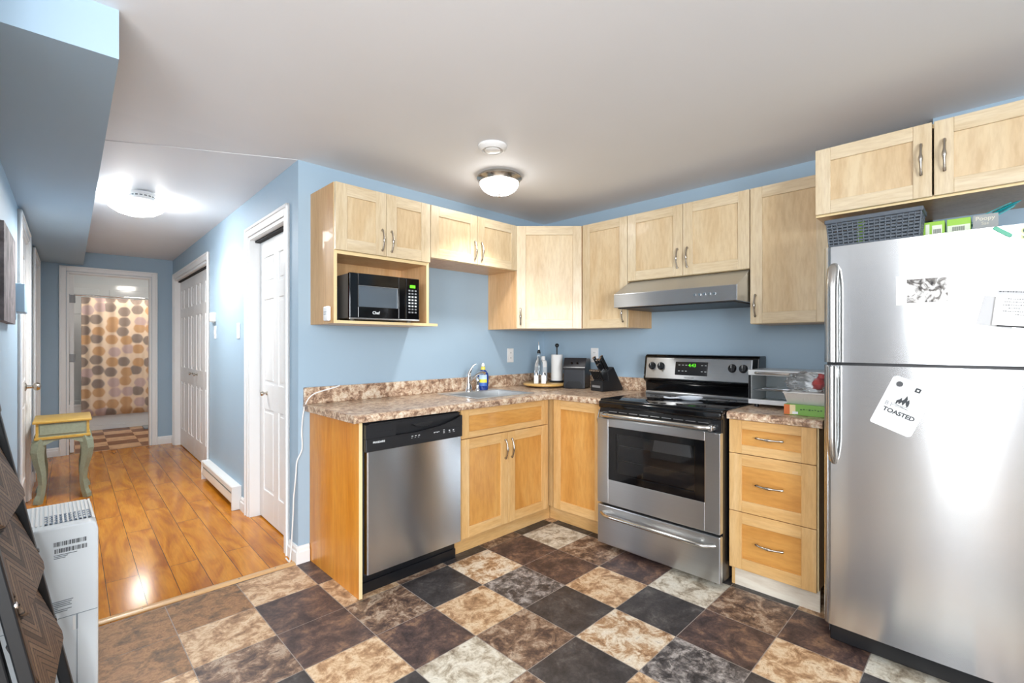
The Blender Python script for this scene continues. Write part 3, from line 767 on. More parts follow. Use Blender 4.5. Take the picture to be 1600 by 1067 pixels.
m = MB(); m.tube([(0.010, -0.005, 0.080), (0.022, -0.022, 0.098), (0.036, -0.046, 0.122), (0.050, -0.072, 0.136), (0.058, -0.092, 0.138), (0.064, -0.108, 0.130)], [0.013, 0.012, 0.011, 0.0105, 0.0105, 0.0115], 14); m.build('spout', 'chrome', c)
m = MB(); m.tube([(0.0, 0.0, 0.118), (0.006, -0.004, 0.142), (0.018, -0.014, 0.170), (0.030, -0.024, 0.190), (0.044, -0.036, 0.198)], [0.018, 0.013, 0.007, 0.006, 0.0055], 12); m.build('lever', 'chrome', c)
c = tag(MB().lathe([(0.02, 0), (0.02, 0.004), (0.014, 0.012), (0.012, 0.05), (0.016, 0.062), (0.015, 0.085), (0.009, 0.1), (0, 0.103)], seg=20).build('sink_sprayer', 'chrome', loc=(-0.885, -0.136, zr + 0.0004)), 'chrome side sprayer between the faucet and the dish soap', 'sprayer')

# ------------------------------------------------------------------ dishwasher
loc, rz = on_a(-2.040, -0.598); WD = 0.61
c = thing('dishwasher', 'stainless dishwasher with a black control strip', 'dishwasher', loc, rz)
MB().box((0.008, 0.002, 0.10), (WD - 0.006, 0.55, 0.868)).build('tub', 'blackm', c)
m = MB(); m.prism([(0.012, -0.034), (0.012, 0.0), (WD - 0.008, 0.0), (WD - 0.008, -0.034), (WD - 0.014, -0.039), (0.018, -0.039)], 'z', 0.118, 0.727)
d = m.build('door', 'steel', c)
PZ0, PZ1 = 0.727, 0.862
m = MB(); m.box((0.002, -0.044, PZ0), (WD - 0.004, 0.0, 0.792), 0.004)
m.prism([(0.002, 0.7925), (0.17, 0.7925), (0.21, 0.800), (0.31, 0.803), (0.42, 0.812), (0.54, 0.832), (0.59, 0.846), (WD - 0.004, 0.7925), (WD - 0.004, PZ1), (0.002, PZ1)][:2] + [(0.172, 0.84), (0.36, 0.836), (0.50, 0.842), (0.585, 0.852), (0.585, PZ1), (0.002, PZ1)], 'y', -0.042, 0.0)
m.box((0.17, -0.016, 0.79), (0.60, 0, PZ1 - 0.002))
m.prism([(0.172, 0.791), (0.30, 0.792), (0.45, 0.806), (0.56, 0.832), (0.60, 0.850), (0.606, 0.850), (0.606, 0.791)], 'y', -0.042, -0.001)
m.prism([(0.27, 0.838), (0.40, 0.838), (0.38, 0.822), (0.33, 0.816), (0.29, 0.822)], 'y', -0.047, -0.02, 0.003)
m.build('control_strip', 'blackm', c)
m = MB()
for k in range(7): m.box((0.06 + k * 0.014, -0.0425, 0.822 - 0.0004 * k), (0.071 + k * 0.014, -0.0415, 0.8245))
m.box((0.02, -0.043, 0.863), (WD - 0.02, -0.02, 0.868)); m.build('vent', 'dark', c)
M['print'] = plain('white_print', '#d9dcdd', 0.5)
text('FRIGIDAIRE', 0.013, 'print', c, (0.072, -0.0446, 0.772), (R(90), 0, 0), 'brand_lettering', bold=0.0003)
def mark(par, nm, lo, hi, xf=None): MB(xf).box(lo, hi).build(nm, 'print', par)
for k in range(3): mark(c, 'button_mark', (0.262 + k * 0.021, -0.0452, 0.772), (0.272 + k * 0.021, -0.0438, 0.776)); mark(c, 'button_caption', (0.260 + k * 0.021, -0.0450, 0.764), (0.268 + k * 0.021, -0.0438, 0.7655))
for k in range(4): mark(c, 'button_mark', (0.405 + k * 0.010, -0.0452, 0.772 + 0.002 * (k % 2)), (0.412 + k * 0.010, -0.0438, 0.777))
for k in range(3): mark(c, 'button_mark', (0.468, -0.0452, 0.764 + 0.008 * k), (0.479, -0.0438, 0.7665 + 0.008 * k))
for k in range(2): mark(c, 'button_mark', (0.507 + k * 0.028, -0.0452, 0.770), (0.516 + k * 0.028, -0.0438, 0.777)); mark(c, 'button_caption', (0.507 + k * 0.028, -0.0450, 0.763), (0.522 + k * 0.028, -0.0438, 0.7645))
m = MB(); m.box((0.008, 0.03, 0.012), (WD - 0.006, 0.06, 0.112)); m.box((0.008, 0.02, 0.0008), (WD - 0.006, 0.034, 0.055)); m.build('kick_plate', 'black', c)

# ------------------------------------------------------------------ stove
SW = 0.755
loc, rz = on_b(-1.076, -0.672)
c = thing('stove', 'stainless and black electric range with a glass cooktop', 'stove', loc, rz)
m = MB(); m.box((0.004, 0.003, 0.03), (SW - 0.002, 0.61, 0.895)); 
for fx in (0.05, SW - 0.05):
    for fy in (0.05, 0.55): m.cyl((fx, fy, 0.0008), (fx, fy, 0.032), 0.016)
m.build('body', 'black', c)
m = MB(); m.box((0.0, -0.008, 0.896), (SW, 0.60, 0.922), 0.006, 3); m.box((0.0, -0.028, 0.868), (SW, 0.01, 0.912), 0.011, 3); cook = m.build('cooktop', 'blackg', c)
M['ring'] = plain('burner_ring_print', '#3c3d40', 0.25)
for (bx_, by_, br_) in ((0.20, 0.15, 0.115), (0.56, 0.15, 0.085), (0.20, 0.42, 0.08), (0.56, 0.42, 0.105)):
    m = MB()
    for rr in (br_, br_ * 0.62):
        m.lathe([(rr - 0.0015, 0.9222), (rr + 0.0015, 0.9222), (rr + 0.0015, 0.9226), (rr - 0.0015, 0.9226), (rr - 0.0015, 0.9222)], (bx_, by_, 0), 48, smooth=False)
    m.build('burner_ring', 'ring', cook)
m = MB(); m.box((0.004, -0.012, 0.800), (SW - 0.004, 0.003, 0.868)); 
m.build('vent_panel', 'black', c)
m = MB()
for k in range(9): m.box((0.07 + k * 0.07, -0.0145, 0.846), (0.125 + k * 0.07, -0.0115, 0.850))
m.build('vent_slot', 'steelx', c)
# oven door: steel sheet with a window
m = MB(); m.box((0.0, -0.038, 0.285), (0.082, 0, 0.805), 0.004); m.box((SW - 0.082, -0.038, 0.285), (SW, 0, 0.805), 0.004); m.box((0.08, -0.038, 0.285), (SW - 0.08, 0, 0.437), 0.003); m.box((0.08, -0.038, 0.757), (SW - 0.08, 0, 0.805), 0.003)
dr = m.build('oven_door', 'steelx', c)
m = MB(); g0, g1, g2, g3 = 0.080, SW - 0.080, 0.434, 0.760
m.box((g0, -0.0375, g2), (g0 + 0.055, -0.012, g3), 0.002); m.box((g1 - 0.055, -0.0375, g2), (g1, -0.012, g3), 0.002); m.box((g0 + 0.05, -0.0375, g2), (g1 - 0.05, -0.012, g2 + 0.045), 0.002); m.box((g0 + 0.05, -0.0375, g3 - 0.04), (g1 - 0.05, -0.012, g3), 0.002)
m.build('window_frame', 'blackg', dr)
MB().box((g0 + 0.05, -0.034, g2 + 0.04), (g1 - 0.05, -0.031, g3 - 0.036)).build('window_glass', 'smoke', dr)
M['oven_in'] = plain('oven_enamel', '#5a5c5d', 0.35)
m = MB(); m.box((g0 + 0.03, -0.006, g2 + 0.02), (g1 - 0.03, -0.004, g3 - 0.02)); m.build('oven_back', 'oven_in', dr)
m = MB()
for z in (0.56, 0.65): m.cyl((g0 + 0.05, -0.016, z), (g1 - 0.05, -0.016, z), 0.0025, seg=8)
for k in range(12): m.cyl((g0 + 0.08 + 0.042 * k, -0.02, 0.56), (g0 + 0.08 + 0.042 * k, -0.009, 0.56), 0.0015, seg=6)
m.build('oven_rack', 'chrome', dr)
M['pan'] = plain('baking_pan_white', '#b9bab8', 0.4)
m = MB(); m.prism([(0.37, 0.654), (0.60, 0.654), (0.592, 0.70), (0.585, 0.722), (0.385, 0.722), (0.378, 0.70)], 'y', -0.026, -0.007); m.build('baking_pan', 'pan', dr)
def bar(parent, z, x0, x1, out, r, nm, zd=0.0, mat='steelh'):
    m = MB(); n = 16; pts = []
    for i in range(n + 1):
        u = i / n; e = min(u, 1 - u) / 0.10
        o_ = out * (1 - max(0, 1 - e) ** 2.2) ** 0.5 if e < 1 else out
        pts.append((x0 + (x1 - x0) * u, -0.030 - o_, z + zd * (1 if e > 1 else e)))
    m.tube(pts, r, 14, flat=0.8); return m.build(nm, mat, parent)
bar(dr, 0.832, 0.035, SW - 0.035, 0.044, 0.0165, 'handle')
for x_ in (0.045, SW - 0.045): m = MB(); m.box((x_ - 0.012, -0.06, 0.815), (x_ + 0.012, -0.008, 0.845), 0.005); m.build('handle_post', 'steelx', dr)
m = MB(); m.box((0.0, -0.036, 0.032), (SW, 0, 0.272), 0.006); dw = m.build('drawer', 'steelx', c)
bar(dw, 0.222, 0.03, SW - 0.03, 0.036, 0.014, 'handle', -0.004)
# backguard
BG = 0.545
m = MB(); m.prism([(BG + 0.012, 0.90), (BG + 0.004, 0.995), (BG - 0.03, 1.016), (BG - 0.002, 1.176), (BG + 0.014, 1.19), (0.665, 1.19), (0.665, 0.90)], 'x', 0.0, SW, 0.006, 2); bgd = m.build('backguard', 'blackg', c)
sl = -math.atan2(0.028, 0.16)
def onbg(a, b, d0, d1, bev=0.0): pass
BGX = Matrix.Translation(Vector((0, BG - 0.0295, 1.024))) @ Matrix.Rotation(sl, 4, 'X')
m = MB(BGX); m.box((0.018, -0.006, 0.002), (SW - 0.035, 0.004, 0.146), 0.004); m.build('control_panel', 'steelx', bgd)
m = MB(BGX); m.box((0.235, -0.0085, 0.032), (0.455, 0.0, 0.122), 0.008, 3); disp = m.build('display_panel', 'black', bgd)
text('4:43', 0.030, 'green_led', disp, BGX @ Vector((0.352, -0.0092, 0.098)), (R(90) + sl, 0, 0), 'clock_digits', bold=0.0)
for r_ in (0.058, 0.098):
    for k in (0.258, 0.283, 0.306, 0.412, 0.435): mark(disp, 'key_mark', (k, -0.0093, r_), (k + 0.012, -0.008, r_ + 0.003), BGX)
text('FRIGIDAIRE', 0.013, plain('grey_print', '#77787a', 0.4), bgd, BGX @ Vector((0.335, -0.0066, 0.016)), (R(90) + sl, 0, 0), 'brand_lettering')
for x_ in (0.067, 0.133, 0.607, 0.672):
    m = MB(BGX @ Matrix.Translation(Vector((x_, -0.006, 0.088))) @ Matrix.Rotation(R(90), 4, 'X'))
    m.lathe([(0, 0), (0.026, 0), (0.026, 0.006), (0.021, 0.012), (0.019, 0.02), (0, 0.021)], seg=26); m.box((-0.005, -0.02, 0.018), (0.005, 0.022, 0.028), 0.002)
    k = m.build('knob', 'black', bgd)
    m = MB(BGX @ Matrix.Translation(Vector((x_, -0.006, 0.088))) @ Matrix.Rotation(R(90), 4, 'X')); m.box((-0.0012, 0.0, 0.0275), (0.0012, 0.02, 0.029)); m.build('pointer', 'print', k)
m = MB(); m.box((0.01, BG - 0.014, 0.920), (SW - 0.01, BG + 0.02, 0.936), 0.003); m.build('rear_trim', 'steelx', c)

# ------------------------------------------------------------------ range hood
loc, rz = on_b(-1.062, -0.505); WH = 0.778
c = thing('range_hood', 'stainless steel under-cabinet range hood', 'range hood', loc, rz)
m = MB(); m.prism([(0.0, 1.500), (0.0, 1.587), (0.192, 1.686), (0.502, 1.686), (0.502, 1.500)], 'x', 0, WH, 0.0025, 2); m.build('shell', 'steelx', c)
MB().box((0.02, 0.02, 1.493), (WH - 0.02, 0.48, 1.501)).build('filter_panel', 'blackm', c)
for k in range(5):
    m = MB(); x_ = 0.545 + k * 0.028; m.cyl((x_, 0.003, 1.545), (x_, -0.005, 1.545), 0.0075, seg=14); m.build('button', 'chrome', c)

# ------------------------------------------------------------------ refrigerator
FW = 0.765
loc, rz = on_b(-2.302, -0.752)
c = thing('refrigerator', 'tall dented stainless top-freezer refrigerator', 'refrigerator', loc, rz)
M['fridge_side'] = plain('fridge_side_grey', '#4b4c4e', 0.4)
m = MB(); m.box((0.008, 0.004, 0.03), (FW - 0.008, 0.545, 1.665)); 
for fx in (0.06, FW - 0.06): m.cyl((fx, 0.06, 0.0008), (fx, 0.06, 0.03), 0.02); m.cyl((fx, 0.5, 0.0008), (fx, 0.5, 0.03), 0.02)
m.build('body', 'fridge_side', c)
def fdoor(nm, z0, z1):
    m = MB(); r = 0.03; poly = [(0.0, 0.0)]
    for k in range(7): a = PI + (PI / 2) * k / 6; poly.append((r + r * math.cos(a), -0.068 + r + r * math.sin(a)))
    for k in range(1, 10): u = k / 10; poly.append((r + (FW - 2 * r) * u, -0.068 - 0.006 * math.sin(PI * u)))
    for k in range(7): a = 1.5 * PI + (PI / 2) * k / 6; poly.append((FW - r + r * math.cos(a), -0.068 + r + r * math.sin(a)))
    poly.append((FW, 0.0))
    m.prism(poly, 'z', z0, z1, smooth=False); o = m.build(nm, 'steelf', c)
    for p in o.data.polygons: p.use_smooth = abs(p.normal.z) < 0.5
    o.data.set_sharp_from_angle(angle=R(38))
    return o
fz = fdoor('freezer_door', 1.188, 1.669); rf = fdoor('refrigerator_door', 0.092, 1.176)
MB().box((0.012, -0.05, 1.176), (FW - 0.012, 0.0, 1.188)).build('door_gasket', 'black', c)
m = MB(); m.box((0.02, -0.045, 0.018), (FW - 0.02, 0.0, 0.086), 0.006); m.build('kick_grille', 'black', c)
def fhandle(par, z0, z1, flip):
    m = MB(); n = 22; pts = []; rad = []
    for i in range(n + 1):
        u = i / n; z = z0 + (z1 - z0) * u; v = u if not flip else 1 - u      # v = 0 at the curved end
        o_ = 0.046 * min(1.0, max(0.0, v / 0.22)) ** 0.55
        pts.append((0.040, -0.062 - o_, z)); rad.append(0.0165 if v > 0.03 else 0.012)
    m.tube(pts, rad, 14, flat=1.25)
    zc = z1 - 0.03 if not flip else z0 + 0.03
    m.box((0.028, -0.10, zc - 0.022), (0.052, -0.062, zc + 0.022), 0.006)
    return m.build('handle', 'steelh', par)
fhandle(fz, 1.19, 1.592, True); fhandle(rf, 0.775, 1.172, False)
# ------------------------------------------------------------------ ceiling fittings
c = thing('ceiling_light', 'lit flush dome light with a nickel ring on the kitchen ceiling', 'ceiling light', (-1.125, -0.625, H - 0.0003))
MB().lathe([(0.0, 0), (0.125, 0), (0.140, -0.012), (0.142, -0.022), (0.132, -0.034), (0.128, -0.046), (0.12, -0.05)], seg=48).build('ring', 'nickel', c)
MB().lathe([(0.124, -0.046), (0.119, -0.066), (0.104, -0.088), (0.078, -0.106), (0.045, -0.117), (0.0, -0.121)], seg=48).build('dome_glass', 'lamp_k', c)
MB().lathe([(0, -0.118), (0.010, -0.120), (0.007, -0.126), (0.010, -0.132), (0.0, -0.140)], seg=16).build('finial', 'nickel', c)
def bowl_light(parent, z, power, cone, r):
    l = bpy.data.lights.new('bowl_light', 'SPOT'); l.energy = power; l.color = (1.0, 0.98, 0.95); l.spot_size = R(cone); l.spot_blend = 0.55; l.shadow_soft_size = r
    o = bpy.data.objects.new('bowl_light', l); COL.objects.link(o); o.parent = parent; o.location = (0, 0, z)
bowl_light(c, -0.16, KITCHEN_DOWN, 116, 0.06)
c = thing('ceiling_vent', 'small round white ceiling vent in front of the kitchen light', 'vent', (-1.455, -0.926, H - 0.0003))
MB().lathe([(0, 0), (0.078, 0), (0.078, -0.008), (0.066, -0.022), (0.056, -0.026), (0.052, -0.016), (0.0, -0.014)], seg=40).build('outer_ring', 'white', c)
MB().lathe([(0, -0.012), (0.042, -0.014), (0.043, -0.026), (0.038, -0.029), (0.0, -0.031)], seg=36).build('centre_disc', 'white', c)
p = HW(-0.607, 1.545, 0)
c = thing('ceiling_light', 'lit frosted dish light on the hall ceiling', 'ceiling light', (p.x, p.y, H - 0.0123), -HA)
MB().lathe([(0, 0), (0.07, 0), (0.07, -0.018), (0.04, -0.03), (0.02, -0.03), (0.02, -0.05), (0, -0.05)], seg=32).build('canopy', 'nickel', c)
MB().lathe([(0.170, -0.040), (0.172, -0.046), (0.150, -0.072), (0.11, -0.098), (0.06, -0.113), (0.0, -0.118)], seg=48).build('dish_glass', 'lamp_h', c)
for k in range(3):
    a = R(15 + 120 * k); m = MB(); m.lathe([(0, -0.005), (0.007, -0.004), (0.007, 0.006), (0, 0.008)], (0.158 * math.cos(a), 0.158 * math.sin(a), -0.047), 12); m.cyl((0.06 * math.cos(a), 0.06 * math.sin(a), -0.022), (0.16 * math.cos(a), 0.16 * math.sin(a), -0.045), 0.003, seg=8); m.build('clip', 'nickel', c)
p = HW(-0.592, 1.335, 0)
bowl_light(c, -0.14, HALL_DOWN, 174, 0.10)
c = thing('smoke_detector', 'round slotted smoke detector on the hall ceiling in front of the dish light', 'smoke detector', (p.x, p.y, H - 0.0123), -HA)
MB().lathe([(0, 0), (0.082, 0), (0.082, -0.012), (0.074, -0.016), (0.072, -0.034), (0.06, -0.046), (0, -0.05)], seg=40).build('case', 'white', c)
m = MB()
for k in range(18):
    a = 2 * PI * k / 18; m.box((0.0705, -0.008, -0.030), (0.0735, 0.008, -0.022), xf=Matrix.Rotation(a, 4, 'Z'))
m.build('slot', plain('slot_grey', '#6d6f70', 0.6), c)

# ------------------------------------------------------------------ hall fittings
c = thing('baseboard_heater', 'white electric baseboard heater on the hall wall between two doors', 'heater'); hall(c)
h0, h1 = 1.218, 2.345
m = MB(); m.prism([(-0.001, 0.02), (-0.001, 0.178), (-0.058, 0.178), (-0.064, 0.170), (-0.064, 0.136), (-0.060, 0.136), (-0.056, 0.168), (-0.01, 0.168), (-0.01, 0.02)], 'y', h0 + 0.02, h1); m.build('cover', 'white', c)
m = MB(); m.prism([(-0.012, 0.118), (-0.060, 0.118), (-0.066, 0.06), (-0.050, 0.034), (-0.012, 0.034)], 'y', h0 + 0.02, h1); m.build('front_panel', plain('heater_front_cream', '#eee7db', 0.25), c)
m = MB(); m.box((-0.050, h0 + 0.02, 0.118), (-0.012, h1, 0.150)); m.build('fins', 'blackm', c)
m = MB(); m.box((-0.068, h0, 0.0035), (-0.001, h0 + 0.02, 0.182), 0.003); m.build('end_cap', 'white', c)
m = MB(); m.box((-0.068, h1 - 0.001, 0.0035), (-0.001, h1 + 0.005, 0.182), 0.003); m.build('end_cap', 'white', c)
c = thing('thermostat', 'white thermostat on the hall wall beside the double closet door', 'thermostat'); hall(c)
MB().box((-0.034, 2.085, 1.463), (-0.0005, 2.195, 1.545), 0.006, 3).build('case', 'white', c)
m = MB(); m.lathe([(0, 0), (0.014, 0), (0.013, 0.01), (0, 0.011)], seg=20, xf=Matrix.Translation(Vector((-0.018, 2.10, 1.463))) @ Matrix.Rotation(R(180), 4, 'X')); m.build('dial', plain('dial_grey', '#8a8c8d', 0.4), c)
def plate(name, label, cat, frame, toggle):
    c = thing(name, label, cat); frame(c)
    return c
c = thing('light_switch', 'white light switch below the hall thermostat', 'light switch'); hall(c)
MB().box((-0.006, 2.07, 1.31), (-0.0005, 2.14, 1.425), 0.003).build('plate', 'white', c); MB().box((-0.012, 2.095, 1.345), (-0.005, 2.115, 1.39), 0.002).build('rocker', 'white', c)
c = thing('light_switch', 'white light switch left of the narrow closet door', 'light switch'); hall(c)
MB().box((-0.006, 1.265, 1.305), (-0.0005, 1.345, 1.425), 0.003).build('plate', 'white', c); MB().box((-0.012, 1.29, 1.34), (-0.005, 1.32, 1.39), 0.002).build('rocker', 'white', c)
c = thing('chime_box', 'blue-painted box mounted on the left hall wall beside the picture', 'chime box'); hall(c)
MB().box((LW + 0.0005, 1.20, 1.452), (LW + 0.055, 1.44, 1.622), 0.006, 3).build('case', 'blue', c)
m = MB(); m.box((LW + 0.002, 1.195, 1.405), (LW + 0.02, 1.215, 1.46), 0.003); m.build('clip', 'blue', c)
def art():
    a = N('grey_tree_print'); v = a.coords((1, 1, 1)); f = a.noise(v, 5, 5, 0.6, 1.5); f2 = a.noise(a.coords((1, 14, 2)), 2, 4)
    a.set(Base_Color=a.mix(0.6, a.ramp(f, [(0.35, '#6f6a70'), (0.55, '#a9a3a6'), (0.7, '#c8c1c0')]), a.ramp(f2, [(0.4, '#5a565c'), (0.55, '#c9c3c4')]), 'MULTIPLY'), Roughness=0.7); return a.m
M['art'] = art()
c = thing('wall_picture', 'grey canvas picture on the left hall wall at the frame edge', 'picture'); hall(c)
MB().box((LW + 0.0005, 0.34, 1.372), (LW + 0.03, 0.975, 1.83)).build('canvas', 'art', c)

# hall side table
M['tgold'] = plain('mustard_paint', '#c9a34c', 0.4, vary=0.12); M['tgreen'] = plain('sage_paint', '#98a18c', 0.45, vary=0.14)
c = thing('side_table', 'small sage green side table with a mustard top in the hall', 'table'); hall(c)
ts0, ts1, tt0, tt1 = -1.155, -0.842, 2.40, 2.86
m = MB(); m.box((ts0 - 0.018, tt0 - 0.018, 0.635), (ts1 + 0.016, tt1, 0.655), 0.006, 3); m.build('tabletop', 'tgold', c)
m = MB(); m.mi = 0; m.box((ts0, tt0, 0.525), (ts1, tt1 - 0.01, 0.635)); m.mi = 1; m.box((ts0 - 0.008, tt0 - 0.008, 0.508), (ts1 + 0.008, tt1, 0.53), 0.004); m.box((ts0, tt0 - 0.003, 0.53), (ts0 + 0.016, tt0, 0.635)); m.box((ts1 - 0.016, tt0 - 0.003, 0.53), (ts1, tt0, 0.635))
m.build('apron', ['tgreen', 'tgold'], c)
m = MB(); m.mi = 0; m.box((ts0 + 0.022, tt0 - 0.006, 0.545), (ts1 - 0.022, tt0 + 0.001, 0.628), 0.003); m.build('drawer', 'tgreen', c)
m = MB(); m.prism([(ts0 + 0.02, 0.51), (ts0 + 0.02, 0.455), (ts0 + 0.06, 0.468), (ts0 + 0.10, 0.49), ((ts0 + ts1) / 2, 0.502), (ts1 - 0.10, 0.49), (ts1 - 0.06, 0.468), (ts1 - 0.02, 0.455), (ts1 - 0.02, 0.51)], 'y', tt0, tt0 + 0.016); m.build('skirt', 'tgreen', c)
for sx, cx in ((-1, ts0 + 0.025), (1, ts1 - 0.025)):
    for sy, cy in ((-1, tt0 + 0.025), (1, tt1 - 0.04)):
        m = MB(); pts = []; rad = []
        for z, o_, r_ in ((0.51, -0.004, 0.030), (0.47, 0.008, 0.031), (0.41, 0.016, 0.029), (0.33, 0.008, 0.024), (0.24, -0.008, 0.0195), (0.15, -0.012, 0.017), (0.07, -0.002, 0.018), (0.03, 0.010, 0.021), (0.0035, 0.014, 0.020)):
            pts.append((cx + sx * o_, cy + sy * o_ * 0.6, z)); rad.append(r_ * 1.38)
        m.tube(pts, rad, 4, smooth=False); m.build('leg', 'tgreen', c)

# white dehumidifier
c = thing('dehumidifier', 'white floor-standing dehumidifier beside the folded step stool', 'dehumidifier', (0, 0, 0))
qx0, qx1, qy0, qy1, qz = -3.298, -3.022, -0.50, -0.155, 0.62
M['appl'] = plain('appliance_white', '#dfe6ea', 0.38)
m = MB(); m.prism([(qx0, 0.0008), (qx1, 0.0008), (qx1, qz - 0.03), (qx1 - 0.006, qz - 0.008), (qx1 - 0.02, qz), (qx0, qz)], 'y', qy0, qy1, 0.006, 2); m.build('case', 'appl', c)
m = MB()
for k in range(15): m.box((qx0 + 0.10 + k * 0.0115, qy0 + 0.05, qz + 0.0004), (qx0 + 0.106 + k * 0.0115, qy1 - 0.02, qz + 0.004))
m.build('grille', 'white', c)
m = MB()
for k in range(10):
    for j in range(4): m.box((qx0 + 0.135 + k * 0.0128, qy0 + 0.05 + j * 0.030, qz + 0.0005), (qx0 + 0.143 + k * 0.0128, qy0 + 0.066 + j * 0.030, qz + 0.0046))
m.build('grille_hole', plain('grille_shadow_blue', '#6f7f90', 0.6), c)
m = MB(); m.box((qx0 + 0.012, qy0 + 0.05, qz + 0.0003), (qx0 + 0.085, qy1 - 0.03, qz + 0.0022), 0.001); pnl = m.build('control_panel', 'white', c)
m = MB()
for k in range(5): m.box((qx0 + 0.024, qy0 + 0.08 + k * 0.04, qz + 0.0022), (qx0 + 0.07, qy0 + 0.085 + k * 0.04, qz + 0.0026))
m.build('panel_print', plain('pale_print', '#b9c0c4', 0.5), pnl)
M['ink'] = plain('label_ink', '#3c4044', 0.6)
yy = qy0 - 0.0006
m = MB(); bx0_ = -3.140
for row, z in ((0, 0.553), (1, 0.529)):
    x_ = bx0_ + 0.002 * row
    while x_ < bx0_ + 0.085:
        w_ = rnd.choice((0.0012, 0.0018, 0.003)); m.box((x_, yy - 0.0006, z), (x_ + w_, yy + 0.001, z + 0.015)); x_ += w_ + rnd.choice((0.001, 0.0016, 0.0024))
m.build('barcode', 'ink', c)
m = MB()
for k in range(3): m.box((bx0_, yy - 0.0006, 0.521 - k * 0.0055), (bx0_ + (0.06, 0.036, 0.03)[k], yy + 0.001, 0.5228 - k * 0.0055))
m.build('serial_print', plain('label_ink_grey', '#5d656b', 0.6), c); m = MB()
for k in range(7): m.box((-3.160, yy - 0.0006, 0.357 - k * 0.0062), (-3.160 + (0.07, 0.066, 0.062, 0.066, 0.03, 0.066, 0.055)[k], yy + 0.001, 0.3595 - k * 0.0062))
m.build('rating_print', plain('label_ink_pale', '#7d858b', 0.6), c)
m = MB(); m.prism([(-3.205, 0.525), (-3.205, 0.508), (-3.19, 0.498), (-3.19, 0.492), (-3.184, 0.492), (-3.184, 0.508), (-3.19, 0.522)], 'y', yy - 0.0012, yy + 0.001); m.build('handle_slot', 'ink', c)
m = MB(); m.box((qx0 + 0.004, yy - 0.0008, 0.297), (qx1 - 0.003, yy + 0.001, 0.299)); m.box((-3.081, yy - 0.0008, 0.01), (-3.079, yy + 0.001, 0.297)); m.box((-3.082, yy - 0.0012, 0.245), (-3.078, yy + 0.001, 0.297)); m.build('bucket_seam', plain('seam_grey', '#8b969e', 0.6), c)
m = MB(); m.box((-3.092, yy - 0.003, 0.245), (-3.084, yy + 0.001, 0.294), 0.001); m.build('bucket_grip', 'white', c)

# folded step stool leaning on the left wall
M['blackmet'] = plain('black_powder_coat', '#15171a', 0.38)
def herring():
    a = N('herringbone_tread')
    v = a.coords((1, 1, 1))
    w1 = a.n('ShaderNodeSeparateXYZ'); a.l(v, w1.inputs[0])
    of = a.n('ShaderNodeMath', operation='ADD'); a.l(w1.outputs[1], of.inputs[0]); of.inputs[1].default_value = 0.85
    ab = a.n('ShaderNodeMath', operation='PINGPONG'); a.l(of.outputs[0], ab.inputs[0]); ab.inputs[1].default_value = 0.105
    ad = a.n('ShaderNodeMath', operation='ADD'); a.l(ab.outputs[0], ad.inputs[0]); a.l(w1.outputs[0], ad.inputs[1])
    ml = a.n('ShaderNodeMath', operation='MULTIPLY'); a.l(ad.outputs[0], ml.inputs[0]); ml.inputs[1].default_value = 40.0
    fr = a.n('ShaderNodeMath', operation='FRACT'); a.l(ml.outputs[0], fr.inputs[0])
    fl = a.n('ShaderNodeMath', operation='FLOOR'); a.l(ml.outputs[0], fl.inputs[0])
    wn_ = a.n('ShaderNodeTexWhiteNoise', noise_dimensions='1D'); a.l(fl.outputs[0], wn_.inputs['W'])
    f = a.noise(a.coords((60, 20, 60)), 3, 4, 0.6)
    c = a.ramp(wn_.outputs['Value'], [(0.0, '#5b4a3d'), (0.5, '#7b6756'), (1.0, '#9a8672')])
    c = a.mix(0.45, c, a.ramp(f, [(0.35, '#40342b'), (0.65, '#b09c88')]), 'OVERLAY')
    ln = a.ramp(fr.outputs[0], [(0.0, (0, 0, 0, 1)), (0.16, (0, 0, 0, 1)), (0.24, (1, 1, 1, 1))])
    a.set(Base_Color=a.mix(ln, '#2c231d', c), Roughness=0.55); return a.m
M['herring'] = herring()
LY0, LY1 = -1.06, -0.64
def LP(z): return -3.284 + (1.12 - z) * 0.182                 # x of the leaning stool plane at height z
la = math.atan(0.182)
c = thing('step_stool', 'folded black three-step stool with herringbone wood treads leaning on the left wall', 'step stool', (LP(0) + 0.040, 0, 0.0008), R(-5))
LX = Matrix.Rotation(-la, 4, 'Y')                              # local: z up along the stool, x out from the wall
for y in (LY0, LY1):
    m = MB(LX); m.box((-0.006, y - 0.012, 0.012), (0.024, y + 0.012, 1.10), 0.004); r_ = m.build('front_rail', 'blackmet', c)
    for z_ in (0.36, 0.60): mm = MB(LX); mm.cyl((0.024, y, z_), (0.0275, y, z_), 0.009, seg=16); mm.build('rivet', 'chrome', r_)
    m = MB(LX); m.box((-0.052, y + (0.03 if y < -0.9 else -0.03) - 0.012, 0.022), (-0.024, y + (0.03 if y < -0.9 else -0.03) + 0.012, 0.80), 0.004); m.build('rear_leg', 'blackmet', c)
    m = MB(LX); m.box((-0.02, y - 0.018, 0.0), (0.03, y + 0.018, 0.03), 0.005); m.build('foot', 'black', c)
m = MB(LX); m.box((-0.018, LY0 - 0.016, 1.06), (0.028, LY1 + 0.016, 1.135), 0.01, 3); m.build('top_grip', 'blackmet', c)
for z_ in (0.14, 0.55): m = MB(LX); m.cyl((-0.038, LY0, z_), (-0.038, LY1, z_), 0.009); m.build('cross_bar', 'blackmet', c)
